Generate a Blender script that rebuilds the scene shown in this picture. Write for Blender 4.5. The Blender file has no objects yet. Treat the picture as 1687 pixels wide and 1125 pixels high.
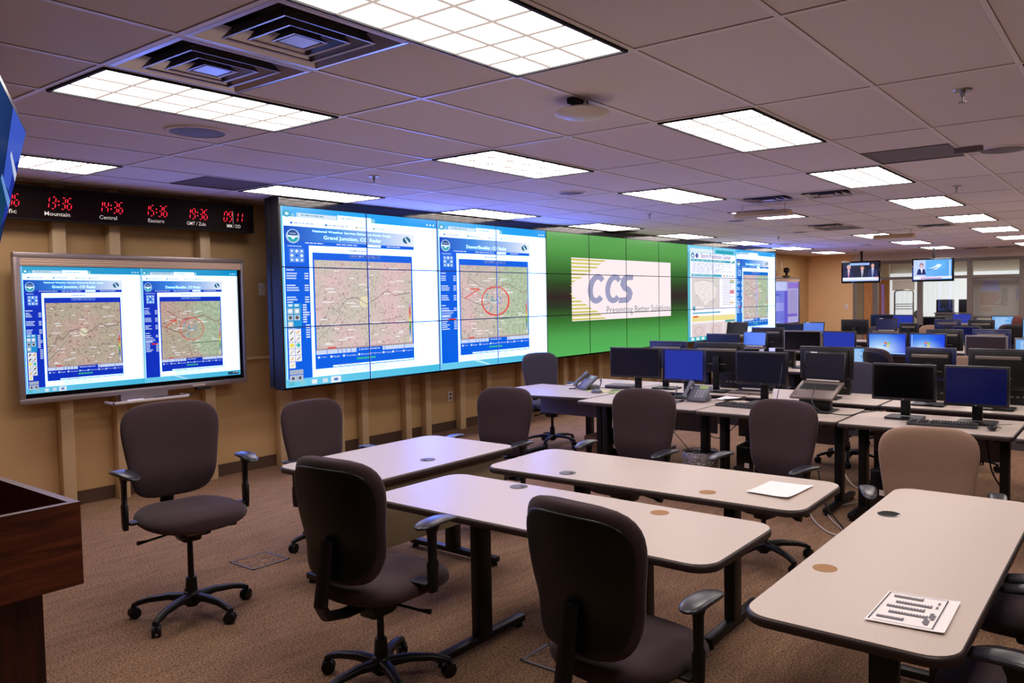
import bpy, bmesh, math, random
from mathutils import Vector, Matrix
random.seed(7)
PI = math.pi
SC = bpy.context.scene
COL = SC.collection
CEIL = 2.693
WY = 7.33          # wall carrying the displays
FX = 20.87         # glazed partition at the far end

# ------------------------------------------------------------------ materials
def lin(c):
    c = c / 255.0
    return c / 12.92 if c <= .04045 else ((c + .055) / 1.055) ** 2.4
def RGB(r, g, b): return (lin(r), lin(g), lin(b), 1)
MATS = {}
def newmat(name):
    m = bpy.data.materials.new(name); m.use_nodes = True
    nt = m.node_tree; nt.nodes.clear()
    out = nt.nodes.new('ShaderNodeOutputMaterial')
    MATS[name] = m
    return m, nt, out
def plain(name, rgb, rough=.6, metal=0, spec=.5, bump=0, bscale=400, var=0, vscale=20, sheen=0, emit=0, coat=0):
    m, nt, out = newmat(name)
    p = nt.nodes.new('ShaderNodeBsdfPrincipled')
    c = RGB(*rgb)
    p.inputs['Base Color'].default_value = c
    p.inputs['Roughness'].default_value = rough
    p.inputs['Metallic'].default_value = metal
    p.inputs['Specular IOR Level'].default_value = spec
    p.inputs['Sheen Weight'].default_value = sheen
    p.inputs['Coat Weight'].default_value = coat
    if emit:
        p.inputs['Emission Color'].default_value = c
        p.inputs['Emission Strength'].default_value = emit
    tc = nt.nodes.new('ShaderNodeTexCoord')
    if var:
        n = nt.nodes.new('ShaderNodeTexNoise'); n.inputs['Scale'].default_value = vscale; n.inputs['Detail'].default_value = 4
        nt.links.new(tc.outputs['Object'], n.inputs['Vector'])
        r = nt.nodes.new('ShaderNodeValToRGB')
        r.color_ramp.elements[0].position = .3; r.color_ramp.elements[1].position = .7
        r.color_ramp.elements[0].color = tuple(x * (1 - var) for x in c[:3]) + (1,)
        r.color_ramp.elements[1].color = tuple(min(1, x * (1 + var)) for x in c[:3]) + (1,)
        nt.links.new(n.outputs['Fac'], r.inputs['Fac']); nt.links.new(r.outputs['Color'], p.inputs['Base Color'])
    if bump:
        n2 = nt.nodes.new('ShaderNodeTexNoise'); n2.inputs['Scale'].default_value = bscale; n2.inputs['Detail'].default_value = 3
        nt.links.new(tc.outputs['Object'], n2.inputs['Vector'])
        b = nt.nodes.new('ShaderNodeBump'); b.inputs['Strength'].default_value = bump; b.inputs['Distance'].default_value = .002
        nt.links.new(n2.outputs['Fac'], b.inputs['Height']); nt.links.new(b.outputs['Normal'], p.inputs['Normal'])
    nt.links.new(p.outputs['BSDF'], out.inputs['Surface'])
    return m
def emis(name, rgb, strength, sample=True):
    m, nt, out = newmat(name)
    e = nt.nodes.new('ShaderNodeEmission')
    e.inputs['Color'].default_value = RGB(*rgb); e.inputs['Strength'].default_value = strength
    nt.links.new(e.outputs['Emission'], out.inputs['Surface'])
    if not sample: m.cycles.emission_sampling = 'NONE'
    return m
def picture(name, tint, sample=True):
    """a lit screen or painted reflection: emits the colour stored on the faces of its image"""
    m, nt, out = newmat(name)
    a = nt.nodes.new('ShaderNodeAttribute'); a.attribute_name = 'Col'
    v = nt.nodes.new('ShaderNodeVectorMath'); v.operation = 'MULTIPLY'; v.inputs[1].default_value = tint
    e = nt.nodes.new('ShaderNodeEmission')
    g = nt.nodes.new('ShaderNodeBsdfGlossy'); g.inputs['Roughness'].default_value = .25; g.inputs['Color'].default_value = (.03, .03, .03, 1)
    ad = nt.nodes.new('ShaderNodeAddShader')
    nt.links.new(a.outputs['Color'], v.inputs[0]); nt.links.new(v.outputs['Vector'], e.inputs['Color'])
    nt.links.new(e.outputs['Emission'], ad.inputs[0]); nt.links.new(g.outputs['BSDF'], ad.inputs[1])
    nt.links.new(ad.outputs['Shader'], out.inputs['Surface'])
    if not sample: m.cycles.emission_sampling = 'NONE'
    return m
def terrain(name, stops, scale, strength, green=None):
    """relief map shown on a screen"""
    m, nt, out = newmat(name)
    tc = nt.nodes.new('ShaderNodeTexCoord')
    n = nt.nodes.new('ShaderNodeTexNoise'); n.inputs['Scale'].default_value = scale; n.inputs['Detail'].default_value = 9
    n.inputs['Roughness'].default_value = .78; n.inputs['Distortion'].default_value = .25
    nt.links.new(tc.outputs['Object'], n.inputs['Vector'])
    r = nt.nodes.new('ShaderNodeValToRGB')
    while len(r.color_ramp.elements) < len(stops): r.color_ramp.elements.new(.5)
    for el, (p, c) in zip(r.color_ramp.elements, stops): el.position = p; el.color = RGB(*c)
    nt.links.new(n.outputs['Fac'], r.inputs['Fac'])
    big = nt.nodes.new('ShaderNodeTexNoise'); big.inputs['Scale'].default_value = scale * .12; big.inputs['Detail'].default_value = 3
    nt.links.new(tc.outputs['Object'], big.inputs['Vector'])
    r2 = nt.nodes.new('ShaderNodeValToRGB')
    r2.color_ramp.elements[0].position = .42; r2.color_ramp.elements[1].position = .62
    r2.color_ramp.elements[0].color = RGB(222, 234, 222); r2.color_ramp.elements[1].color = RGB(244, 230, 236)
    nt.links.new(big.outputs['Fac'], r2.inputs['Fac'])
    mx = nt.nodes.new('ShaderNodeMix'); mx.data_type = 'RGBA'; mx.blend_type = 'MULTIPLY'; mx.inputs[0].default_value = .9
    nt.links.new(r.outputs['Color'], mx.inputs[6]); nt.links.new(r2.outputs['Color'], mx.inputs[7])
    last = mx.outputs[2]
    if green:
        # plains in the east are green: the face colours store where
        a = nt.nodes.new('ShaderNodeAttribute'); a.attribute_name = 'Col'
        sp = nt.nodes.new('ShaderNodeSeparateColor'); nt.links.new(a.outputs['Color'], sp.inputs[0])
        m2 = nt.nodes.new('ShaderNodeMix'); m2.data_type = 'RGBA'; m2.blend_type = 'MIX'
        nt.links.new(sp.outputs[0], m2.inputs[0]); nt.links.new(last, m2.inputs[6])
        r3 = nt.nodes.new('ShaderNodeValToRGB')
        r3.color_ramp.elements[0].position = .3; r3.color_ramp.elements[1].position = .65
        r3.color_ramp.elements[0].color = RGB(118, 140, 112); r3.color_ramp.elements[1].color = RGB(196, 208, 180)
        nt.links.new(n.outputs['Fac'], r3.inputs['Fac']); nt.links.new(r3.outputs['Color'], m2.inputs[7])
        last = m2.outputs[2]
    e = nt.nodes.new('ShaderNodeEmission'); e.inputs['Strength'].default_value = strength
    nt.links.new(last, e.inputs['Color']); nt.links.new(e.outputs['Emission'], out.inputs['Surface'])
    return m
def wood(name, c1, c2, axis=0, rough=.35):
    m, nt, out = newmat(name)
    p = nt.nodes.new('ShaderNodeBsdfPrincipled'); p.inputs['Roughness'].default_value = rough
    tc = nt.nodes.new('ShaderNodeTexCoord'); mp = nt.nodes.new('ShaderNodeMapping')
    s = [14, 14, 14]; s[axis] = 1.2; mp.inputs['Scale'].default_value = s
    n = nt.nodes.new('ShaderNodeTexNoise'); n.inputs['Scale'].default_value = 3.5; n.inputs['Detail'].default_value = 6; n.inputs['Distortion'].default_value = .6
    r = nt.nodes.new('ShaderNodeValToRGB')
    r.color_ramp.elements[0].position = .35; r.color_ramp.elements[1].position = .68
    r.color_ramp.elements[0].color = RGB(*c1); r.color_ramp.elements[1].color = RGB(*c2)
    nt.links.new(tc.outputs['Object'], mp.inputs[0]); nt.links.new(mp.outputs[0], n.inputs['Vector'])
    nt.links.new(n.outputs['Fac'], r.inputs['Fac']); nt.links.new(r.outputs['Color'], p.inputs['Base Color'])
    nt.links.new(p.outputs['BSDF'], out.inputs['Surface'])
    return m
def carpet():
    m, nt, out = newmat('carpet')
    p = nt.nodes.new('ShaderNodeBsdfPrincipled'); p.inputs['Roughness'].default_value = 1; p.inputs['Specular IOR Level'].default_value = .1
    tc = nt.nodes.new('ShaderNodeTexCoord')
    n = nt.nodes.new('ShaderNodeTexNoise'); n.inputs['Scale'].default_value = 95; n.inputs['Detail'].default_value = 5; n.inputs['Roughness'].default_value = .8
    mp = nt.nodes.new('ShaderNodeMapping'); mp.inputs['Scale'].default_value = (.9, 3.2, 1); mp.inputs['Rotation'].default_value = (0, 0, .3)
    n2 = nt.nodes.new('ShaderNodeTexNoise'); n2.inputs['Scale'].default_value = 5; n2.inputs['Detail'].default_value = 5
    nt.links.new(tc.outputs['Object'], n.inputs['Vector']); nt.links.new(tc.outputs['Object'], mp.inputs[0]); nt.links.new(mp.outputs[0], n2.inputs['Vector'])
    r = nt.nodes.new('ShaderNodeValToRGB')
    r.color_ramp.elements[0].position = .36; r.color_ramp.elements[1].position = .64
    r.color_ramp.elements[0].color = RGB(56, 41, 33); r.color_ramp.elements[1].color = RGB(196, 156, 124)
    r2 = nt.nodes.new('ShaderNodeValToRGB')
    r2.color_ramp.elements[0].position = .35; r2.color_ramp.elements[1].position = .65
    r2.color_ramp.elements[0].color = (.8, .8, .8, 1); r2.color_ramp.elements[1].color = (1, 1, 1, 1)
    mx = nt.nodes.new('ShaderNodeMix'); mx.data_type = 'RGBA'; mx.blend_type = 'MULTIPLY'; mx.inputs[0].default_value = 1
    nt.links.new(n.outputs['Fac'], r.inputs['Fac']); nt.links.new(n2.outputs['Fac'], r2.inputs['Fac'])
    nt.links.new(r.outputs['Color'], mx.inputs[6]); nt.links.new(r2.outputs['Color'], mx.inputs[7])
    nt.links.new(mx.outputs[2], p.inputs['Base Color'])
    b = nt.nodes.new('ShaderNodeBump'); b.inputs['Strength'].default_value = .6; b.inputs['Distance'].default_value = .004
    nt.links.new(n.outputs['Fac'], b.inputs['Height']); nt.links.new(b.outputs['Normal'], p.inputs['Normal'])
    nt.links.new(p.outputs['BSDF'], out.inputs['Surface'])
    return m
def glass():
    m, nt, out = newmat('glass')
    t = nt.nodes.new('ShaderNodeBsdfTransparent'); t.inputs['Color'].default_value = (.93, .97, .94, 1)
    g = nt.nodes.new('ShaderNodeBsdfGlossy'); g.inputs['Roughness'].default_value = .02
    f = nt.nodes.new('ShaderNodeFresnel'); f.inputs['IOR'].default_value = 1.3
    mx = nt.nodes.new('ShaderNodeMixShader')
    nt.links.new(f.outputs[0], mx.inputs[0]); nt.links.new(t.outputs[0], mx.inputs[1]); nt.links.new(g.outputs[0], mx.inputs[2])
    nt.links.new(mx.outputs[0], out.inputs['Surface'])
    return m
def film():
    m, nt, out = newmat('clear_film')
    t = nt.nodes.new('ShaderNodeBsdfTransparent')
    g = nt.nodes.new('ShaderNodeBsdfGlossy'); g.inputs['Roughness'].default_value = .18; g.inputs['Color'].default_value = (.85, .85, .95, 1)
    d = nt.nodes.new('ShaderNodeBsdfDiffuse'); d.inputs['Color'].default_value = (.6, .58, .62, 1)
    tc = nt.nodes.new('ShaderNodeTexCoord'); n = nt.nodes.new('ShaderNodeTexNoise'); n.inputs['Scale'].default_value = 25; n.inputs['Distortion'].default_value = 2
    nt.links.new(tc.outputs['Object'], n.inputs['Vector'])
    b = nt.nodes.new('ShaderNodeBump'); b.inputs['Strength'].default_value = 1; b.inputs['Distance'].default_value = .02
    nt.links.new(n.outputs['Fac'], b.inputs['Height']); nt.links.new(b.outputs['Normal'], g.inputs['Normal'])
    m1 = nt.nodes.new('ShaderNodeMixShader'); m1.inputs[0].default_value = .35
    m2 = nt.nodes.new('ShaderNodeMixShader'); m2.inputs[0].default_value = .55
    nt.links.new(g.outputs[0], m1.inputs[1]); nt.links.new(d.outputs[0], m1.inputs[2])
    nt.links.new(t.outputs[0], m2.inputs[1]); nt.links.new(m1.outputs[0], m2.inputs[2]); nt.links.new(m2.outputs[0], out.inputs['Surface'])
    return m

M = {}
M['carpet'] = carpet()
M['wall'] = plain('tan_wall_paint', (196, 160, 110), .75, var=.03, vscale=3, bump=.15, bscale=300)
M['wallfar'] = plain('far_wall_tan', (240, 200, 150), .7, var=.02, vscale=3)  # paler tan than the display wall
M['tile'] = plain('ceiling_tile', (242, 236, 240), .95, spec=.1, var=.06, vscale=160, bump=.4, bscale=500)
M['tbar'] = plain('ceiling_grid_paint', (250, 246, 250), .4)
M['gap'] = plain('shadow_gap', (120, 110, 116), .9)
M['post'] = plain('tan_post_paint', (208, 180, 138), .5)
M['baseb'] = plain('brown_baseboard', (82, 60, 44), .9, var=.3, vscale=150)
M['black'] = plain('black_plastic', (12, 12, 15), .42, spec=.35)
M['blackm'] = plain('black_matte', (14, 14, 16), .7)
M['blackg'] = plain('black_gloss', (10, 10, 12), .12)
M['armp'] = plain('charcoal_arm_pad', (40, 42, 50), .3)
M['fabric'] = plain('brown_grey_fabric', (66, 51, 56), .95, spec=.15, sheen=.12, var=.12, vscale=260, bump=.5, bscale=700)
M['fabric2'] = plain('tan_brown_fabric', (152, 124, 106), .95, spec=.15, sheen=.2, var=.12, vscale=200, bump=.5, bscale=600)
M['fabric3'] = plain('slate_fabric', (66, 62, 76), .95, spec=.15, sheen=.2, var=.1, vscale=200)
M['lam'] = plain('cream_laminate', (198, 184, 172), .38, var=.04, vscale=130)
M['edge'] = plain('dark_edge_band', (48, 36, 34), .45)
M['grom'] = plain('grey_grommet', (96, 92, 94), .5)
M['particle'] = plain('bare_brown_disc', (164, 122, 76), .8, var=.2, vscale=200)
M['hole'] = plain('hole_dark', (6, 5, 5), .9)
M['modesty'] = plain('taupe_modesty_panel', (132, 116, 92), .55)
M['modestg'] = plain('grey_modesty_panel', (112, 106, 112), .55)
M['silver'] = plain('silver_frame', (150, 138, 138), .35, metal=.5)
M['silverl'] = plain('pale_silver', (222, 212, 204), .35, metal=.2)
M['ribbed'] = plain('ribbed_strip', (206, 180, 160), .4)
M['bezel'] = plain('monitor_bezel', (26, 26, 34), .35)
M['bezelg'] = plain('grey_bezel', (110, 104, 106), .35)
M['lcd'] = plain('dark_lcd', (20, 21, 36), .22, emit=.35)
M['lcdk'] = plain('black_lcd', (6, 6, 10), .15)
M['lcdn'] = plain('navy_lcd', (8, 14, 62), .2, emit=.5)
M['lcdb'] = plain('blue_lcd', (30, 46, 140), .2, emit=.75)
M['lcdc'] = plain('light_blue_lcd', (54, 96, 184), .2, emit=.95)
M['lcdd'] = plain('brown_lcd', (52, 42, 46), .25, emit=.15)
M['vent'] = plain('grey_highlight_band', (122, 112, 104), .4)  # strip colour that paints the highlight on monitor backs
M['backb'] = plain('navy_monitor_back', (26, 34, 84), .3)
M['white'] = plain('white_plastic', (228, 222, 218), .4)
M['paper'] = plain('white_paper', (250, 246, 244), .8)
M['ink'] = plain('grey_ink', (120, 118, 124), .9)
M['inkd'] = plain('dark_ink', (66, 66, 74), .9)
M['phone'] = plain('charcoal_phone', (92, 94, 108), .4)
M['key'] = plain('key_grey', (150, 152, 162), .45)
M['keyd'] = plain('key_black', (30, 30, 34), .5)
M['keygap'] = plain('keyboard_frame', (52, 52, 58), .5)
M['lcdg'] = plain('green_display', (120, 140, 70), .3, emit=.3)
M['lapbase'] = plain('taupe_laptop_deck', (120, 108, 104), .4, metal=.3)
M['cable'] = plain('black_cable', (16, 16, 18), .5)
M['cablew'] = plain('white_cable', (206, 200, 190), .5)
M['cabley'] = plain('cream_cable', (206, 204, 150), .5)
M['mahog'] = wood('mahogany_veneer', (58, 22, 10), (112, 54, 30), 0, .35)
M['mahogv'] = wood('mahogany_veneer_upright', (36, 10, 6), (70, 24, 16), 2, .35)
M['oak'] = wood('oak_door', (176, 116, 62), (206, 146, 88), 2, .8)
M['card'] = plain('brown_cardboard', (120, 82, 56), .85)
M['alu'] = plain('brushed_aluminium', (176, 178, 176), .32, metal=.9)
M['vane'] = plain('diffuser_metal', (214, 208, 216), .3, metal=.7)
M['grille'] = plain('grey_grille', (118, 112, 120), .6, var=.25, vscale=400)
M['grilleb'] = plain('shaded_grille', (104, 88, 86), .7, var=.25, vscale=400)  # brown tone puts the shade into this grille's colour
M['frameg'] = plain('partition_frame', (124, 114, 104), .45)
M['hdr'] = plain('header_paint', (214, 204, 188), .7)
M['blind'] = plain('white_blinds', (228, 234, 240), .8, emit=.75)  # daylight behind the slats put in as their own glow
M['wboard'] = plain('whiteboard_grey', (196, 190, 180), .3)
M['hair'] = plain('auburn_hair', (92, 34, 22), .6, var=.3, vscale=60)
M['skin'] = plain('skin', (214, 160, 132), .6)
M['shirt'] = plain('dark_shirt', (24, 20, 26), .9)
M['red'] = plain('red_marker', (190, 60, 50), .8)
M['blue'] = plain('blue_marker', (120, 120, 210), .8)
M['palepage'] = plain('pale_blue_page', (176, 176, 216), .5)
M['lens'] = emis('troffer_lens', (255, 241, 235), 11.0)
M['lensline'] = emis('troffer_rib', (236, 214, 204), .7, False)
M['seg'] = emis('red_led', (255, 40, 62), 1.6, False)
M['label'] = plain('printed_label_white', (236, 232, 228), .6, emit=.25)  # faint glow added to the printed white
M['claret'] = plain('claret_clock_face', (20, 3, 8), .6, spec=.12)
M['glass'] = glass()
M['film'] = film()
M['pic'] = picture('lit_screen_image', (1.05, 1.1, 1.5))
M['picd'] = picture('lit_screen_detail', (1.0, 1.0, 1.05), False)
M['pics'] = picture('board_screen_image', (.9, .92, 1.0))
M['picm'] = picture('hanging_screen_reflection', (.9, .9, 1.0), False)
M['pictv'] = picture('television_image', (1.1, 1.1, 1.3), False)
ST = [(.3, (140, 112, 114)), (.43, (192, 168, 166)), (.5, (226, 208, 204)), (.57, (208, 186, 184)), (.7, (160, 130, 132))]
M['mapA'] = terrain('relief_map', ST, 22, 1.2)
M['mapB'] = terrain('relief_map_plains', ST, 22, 1.15, green=True)
ST2 = [(.3, (124, 92, 88)), (.43, (180, 146, 138)), (.5, (216, 198, 184)), (.57, (196, 168, 154)), (.7, (146, 108, 102))]
M['mapC'] = terrain('board_relief_map', ST2, 32, 1.0)
M['mapD'] = terrain('board_relief_map_plains', ST2, 32, 1.0, green=True)

# ------------------------------------------------------------------ mesh helpers
class MB:
    def __init__(s): s.bm = bmesh.new(); s.mats = []; s.col = None
    def mi(s, k):
        m = M[k]
        if m not in s.mats: s.mats.append(m)
        return s.mats.index(m)
    def face(s, vs, k):
        try: f = s.bm.faces.new(vs)
        except ValueError: return None
        f.material_index = s.mi(k); return f
    def box(s, x0, x1, y0, y1, z0, z1, k, bev=0, mat=None, seg=2):
        v0 = len(s.bm.verts)
        r = bmesh.ops.create_cube(s.bm, size=1)
        vs = r['verts']
        for v in vs: v.co = Vector(((x0 + x1) / 2 + v.co.x * (x1 - x0), (y0 + y1) / 2 + v.co.y * (y1 - y0), (z0 + z1) / 2 + v.co.z * (z1 - z0)))
        fs = set(f for v in vs for f in v.link_faces)
        if bev:
            es = list(set(e for v in vs for e in v.link_edges))
            rr = bmesh.ops.bevel(s.bm, geom=es, offset=bev, segments=seg, affect='EDGES', profile=.5)
            fs = set(rr['faces']) | set(f for f in fs if f.is_valid)
            vs = list(set(v for f in fs for v in f.verts))
        i = s.mi(k)
        for f in fs: f.material_index = i
        if mat is not None:
            for v in vs: v.co = mat @ v.co
        return s
    def prism(s, pts, z0, z1, k, ks=None, mat=None):
        """outline in xy extruded from z0 to z1; ks material of the rim"""
        a = [s.bm.verts.new((p[0], p[1], z0)) for p in pts]; b = [s.bm.verts.new((p[0], p[1], z1)) for p in pts]
        s.face(a[::-1], k); s.face(b, k)
        n = len(pts)
        for i in range(n): s.face([a[i], a[(i + 1) % n], b[(i + 1) % n], b[i]], ks or k)
        if mat is not None:
            for v in a + b: v.co = mat @ v.co
        return s
    def quad(s, pts, k):
        s.face([s.bm.verts.new(p) for p in pts], k); return s
    def tube(s, path, r, k, seg=8, cap=True):
        path = [Vector(p) for p in path]; n = len(path)
        rs = r if isinstance(r, (list, tuple)) else [r] * n
        rings = []; up = None
        for i, p in enumerate(path):
            t = (path[min(i + 1, n - 1)] - path[max(i - 1, 0)])
            if t.length < 1e-9: t = Vector((0, 0, 1))
            t.normalize()
            if up is None:
                up = Vector((0, 0, 1)) if abs(t.z) < .9 else Vector((1, 0, 0))
            u = (up - t * up.dot(t))
            if u.length < 1e-6: u = t.orthogonal()
            u.normalize(); up = u; w = t.cross(u)
            rings.append([s.bm.verts.new(p + (u * math.cos(2 * PI * j / seg) + w * math.sin(2 * PI * j / seg)) * rs[i]) for j in range(seg)])
        for i in range(n - 1):
            for j in range(seg): s.face([rings[i][j], rings[i][(j + 1) % seg], rings[i + 1][(j + 1) % seg], rings[i + 1][j]], k)
        if cap: s.face(rings[0][::-1], k); s.face(rings[-1], k)
        return s
    def lathe(s, prof, k, c=(0, 0, 0), seg=24, mat=None):
        """profile of (radius, z)"""
        rings = []; allv = []
        for r, z in prof:
            ring = [s.bm.verts.new((c[0] + r * math.cos(2 * PI * j / seg), c[1] + r * math.sin(2 * PI * j / seg), c[2] + z)) for j in range(seg)]
            rings.append(ring); allv += ring
        for i in range(len(prof) - 1):
            for j in range(seg): s.face([rings[i][j], rings[i][(j + 1) % seg], rings[i + 1][(j + 1) % seg], rings[i + 1][j]], k)
        s.face(rings[0][::-1], k); s.face(rings[-1], k)
        if mat is not None:
            for v in allv: v.co = mat @ v.co
        return s
    def loft(s, rings, k):
        R = [[s.bm.verts.new(p) for p in ring] for ring in rings]
        n = len(R[0])
        for i in range(len(R) - 1):
            for j in range(n): s.face([R[i][j], R[i][(j + 1) % n], R[i + 1][(j + 1) % n], R[i + 1][j]], k)
        s.face(R[0][::-1], k); s.face(R[-1], k)
        return s
    def build(s, name, parent=None, loc=None, label=None, smooth=35, kind=None):
        me = bpy.data.meshes.new(name)
        bmesh.ops.recalc_face_normals(s.bm, faces=s.bm.faces[:])
        s.bm.to_mesh(me); s.bm.free()
        for m in s.mats: me.materials.append(m)
        if smooth:
            for p in me.polygons: p.use_smooth = True
            me.set_sharp_from_angle(angle=math.radians(smooth))
        o = bpy.data.objects.new(name, me); COL.objects.link(o)
        if parent: o.parent = parent
        if loc: o.location = loc
        if label: o['label'] = label
        if kind: o['kind'] = kind
        return o
def tag(o, label, cat, group=None):
    o['label'] = label; o['category'] = cat
    if group: o['group'] = group
    return o
def thing(name, label, cat, loc=(0, 0, 0), rz=0, group=None):
    o = bpy.data.objects.new(name, None); COL.objects.link(o); o.empty_display_size = .1
    o.location = loc; o.rotation_euler = (0, 0, rz)
    return tag(o, label, cat, group)
CH = {}
def kids(o): return [c for c in bpy.data.objects if c.parent == o]
def dup(o, parent=None):
    c = o.copy(); COL.objects.link(c)
    if parent: c.parent = parent
    for ch in CH.get(o.name, None) or kids(o): dup(ch, c)
    return c
def clone(src, loc, rz, label, group=None, cat=None):
    c = dup(src); c.location = loc; c.rotation_euler = (0, 0, rz); c['label'] = label
    if group: c['group'] = group
    elif 'group' in c: del c['group']
    if cat: c['category'] = cat
    return c
def struct(mb, name, label=None): return mb.build(name, kind='structure', label=label)

# ------------------------------------------------------------------ screen images
GLY = {}
def glyphs(txt):
    if txt not in GLY:
        cu = bpy.data.curves.new('t', 'FONT'); cu.body = txt; cu.resolution_u = 2; cu.offset = .008
        ob = bpy.data.objects.new('t', cu); COL.objects.link(ob)
        bpy.context.view_layer.update()
        dg = bpy.context.evaluated_depsgraph_get()
        ev = ob.evaluated_get(dg); me = ev.to_mesh()
        vs = [v.co.copy() for v in me.vertices]; fs = [tuple(p.vertices) for p in me.polygons]
        ev.to_mesh_clear(); bpy.data.objects.remove(ob); bpy.data.curves.remove(cu)
        x0 = min(v.x for v in vs); x1 = max(v.x for v in vs); y0 = min(v.y for v in vs); y1 = max(v.y for v in vs)
        GLY[txt] = ([((v.x - x0) / (x1 - x0), (v.y - y0) / (y1 - y0)) for v in vs], fs)
    return GLY[txt]
class Canvas(MB):
    """flat picture: u to the right and v down in 0..1 of a W x H screen, drawn in local x / z, facing -y"""
    def __init__(s, W, H, pic='pic', det='picd', step=.0004):
        super().__init__(); s.W = W; s.H = H; s.pic = pic; s.det = det; s.step = step
        s.cl = s.bm.loops.layers.float_color.new('Col'); s.win = (0, 0, 1, 1)
    def P(s, u, v, L):
        a, b, c, d = s.win
        return (s.W * (a + u * (c - a)), -L * s.step, -s.H * (b + v * (d - b)))
    def paint(s, f, cols):
        if not f: return
        for i, l in enumerate(f.loops): l[s.cl] = cols[i] if isinstance(cols, list) else cols
    def poly(s, pts, c, L=1, k=None):
        col = RGB(*c) if not isinstance(c, list) else [RGB(*q) for q in c]
        f = s.face([s.bm.verts.new(s.P(u, v, L)) for u, v in pts], k or (s.pic if L <= 1 else s.det))
        s.paint(f, col)
    def rect(s, u0, v0, u1, v1, c, L=1, k=None): s.poly([(u0, v0), (u1, v0), (u1, v1), (u0, v1)], c, L, k)
    def grad(s, u0, v0, u1, v1, ca, cb, L=1, k=None, vert=False):
        if vert: s.poly([(u0, v0), (u1, v0), (u1, v1), (u0, v1)], [ca, ca, cb, cb], L, k)
        else: s.poly([(u0, v0), (u1, v0), (u1, v1), (u0, v1)], [ca, cb, cb, ca], L, k)
    def disc(s, u, v, ru, rv, c, L=2, n=20, a0=0, a1=2 * PI):
        s.poly([(u + ru * math.cos(a0 + (a1 - a0) * i / n), v + rv * math.sin(a0 + (a1 - a0) * i / n)) for i in range(n + (0 if a1 - a0 > 6.2 else 1))], c, L)
    def ring(s, u, v, ru, rv, w, c, L=3, n=36):
        for i in range(n):
            a, b = 2 * PI * i / n, 2 * PI * (i + 1) / n
            s.poly([(u + ru * math.cos(a), v + rv * math.sin(a)), (u + ru * math.cos(b), v + rv * math.sin(b)),
                    (u + ru * (1 - w) * math.cos(b), v + rv * (1 - w) * math.sin(b)), (u + ru * (1 - w) * math.cos(a), v + rv * (1 - w) * math.sin(a))], c, L)
    def line(s, u0, v0, u1, v1, w, c, L=3):
        dx, dy = (u1 - u0) * s.W, (v1 - v0) * s.H; d = math.hypot(dx, dy) or 1
        ox, oy = -dy / d * w / s.W, dx / d * w / s.H
        s.poly([(u0 + ox, v0 + oy), (u1 + ox, v1 + oy), (u1 - ox, v1 - oy), (u0 - ox, v0 - oy)], c, L)
    def text(s, t, u0, v0, u1, v1, c, L=4, k=None, shear=0):
        vs, fs = glyphs(t); col = RGB(*c); kk = k or s.det
        V = [s.bm.verts.new(s.P(u0 + (x + shear * y) * (u1 - u0), v1 - y * (v1 - v0), L)) for x, y in vs]
        for f in fs: s.paint(s.face([V[i] for i in f], kk), col)
    def greek(s, u0, v0, u1, n, dv, c, L=3, h=.35, rnd=None):
        """illegible lines of small writing, as short dashes"""
        R = rnd or random
        for i in range(n):
            u = u0; end = u0 + (u1 - u0) * R.uniform(.55, 1)
            while u < end:
                w = (u1 - u0) * R.uniform(.06, .2)
                s.rect(u, v0 + i * dv, min(u + w, end), v0 + i * dv + dv * h, c, L); u += w + (u1 - u0) * .03

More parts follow.
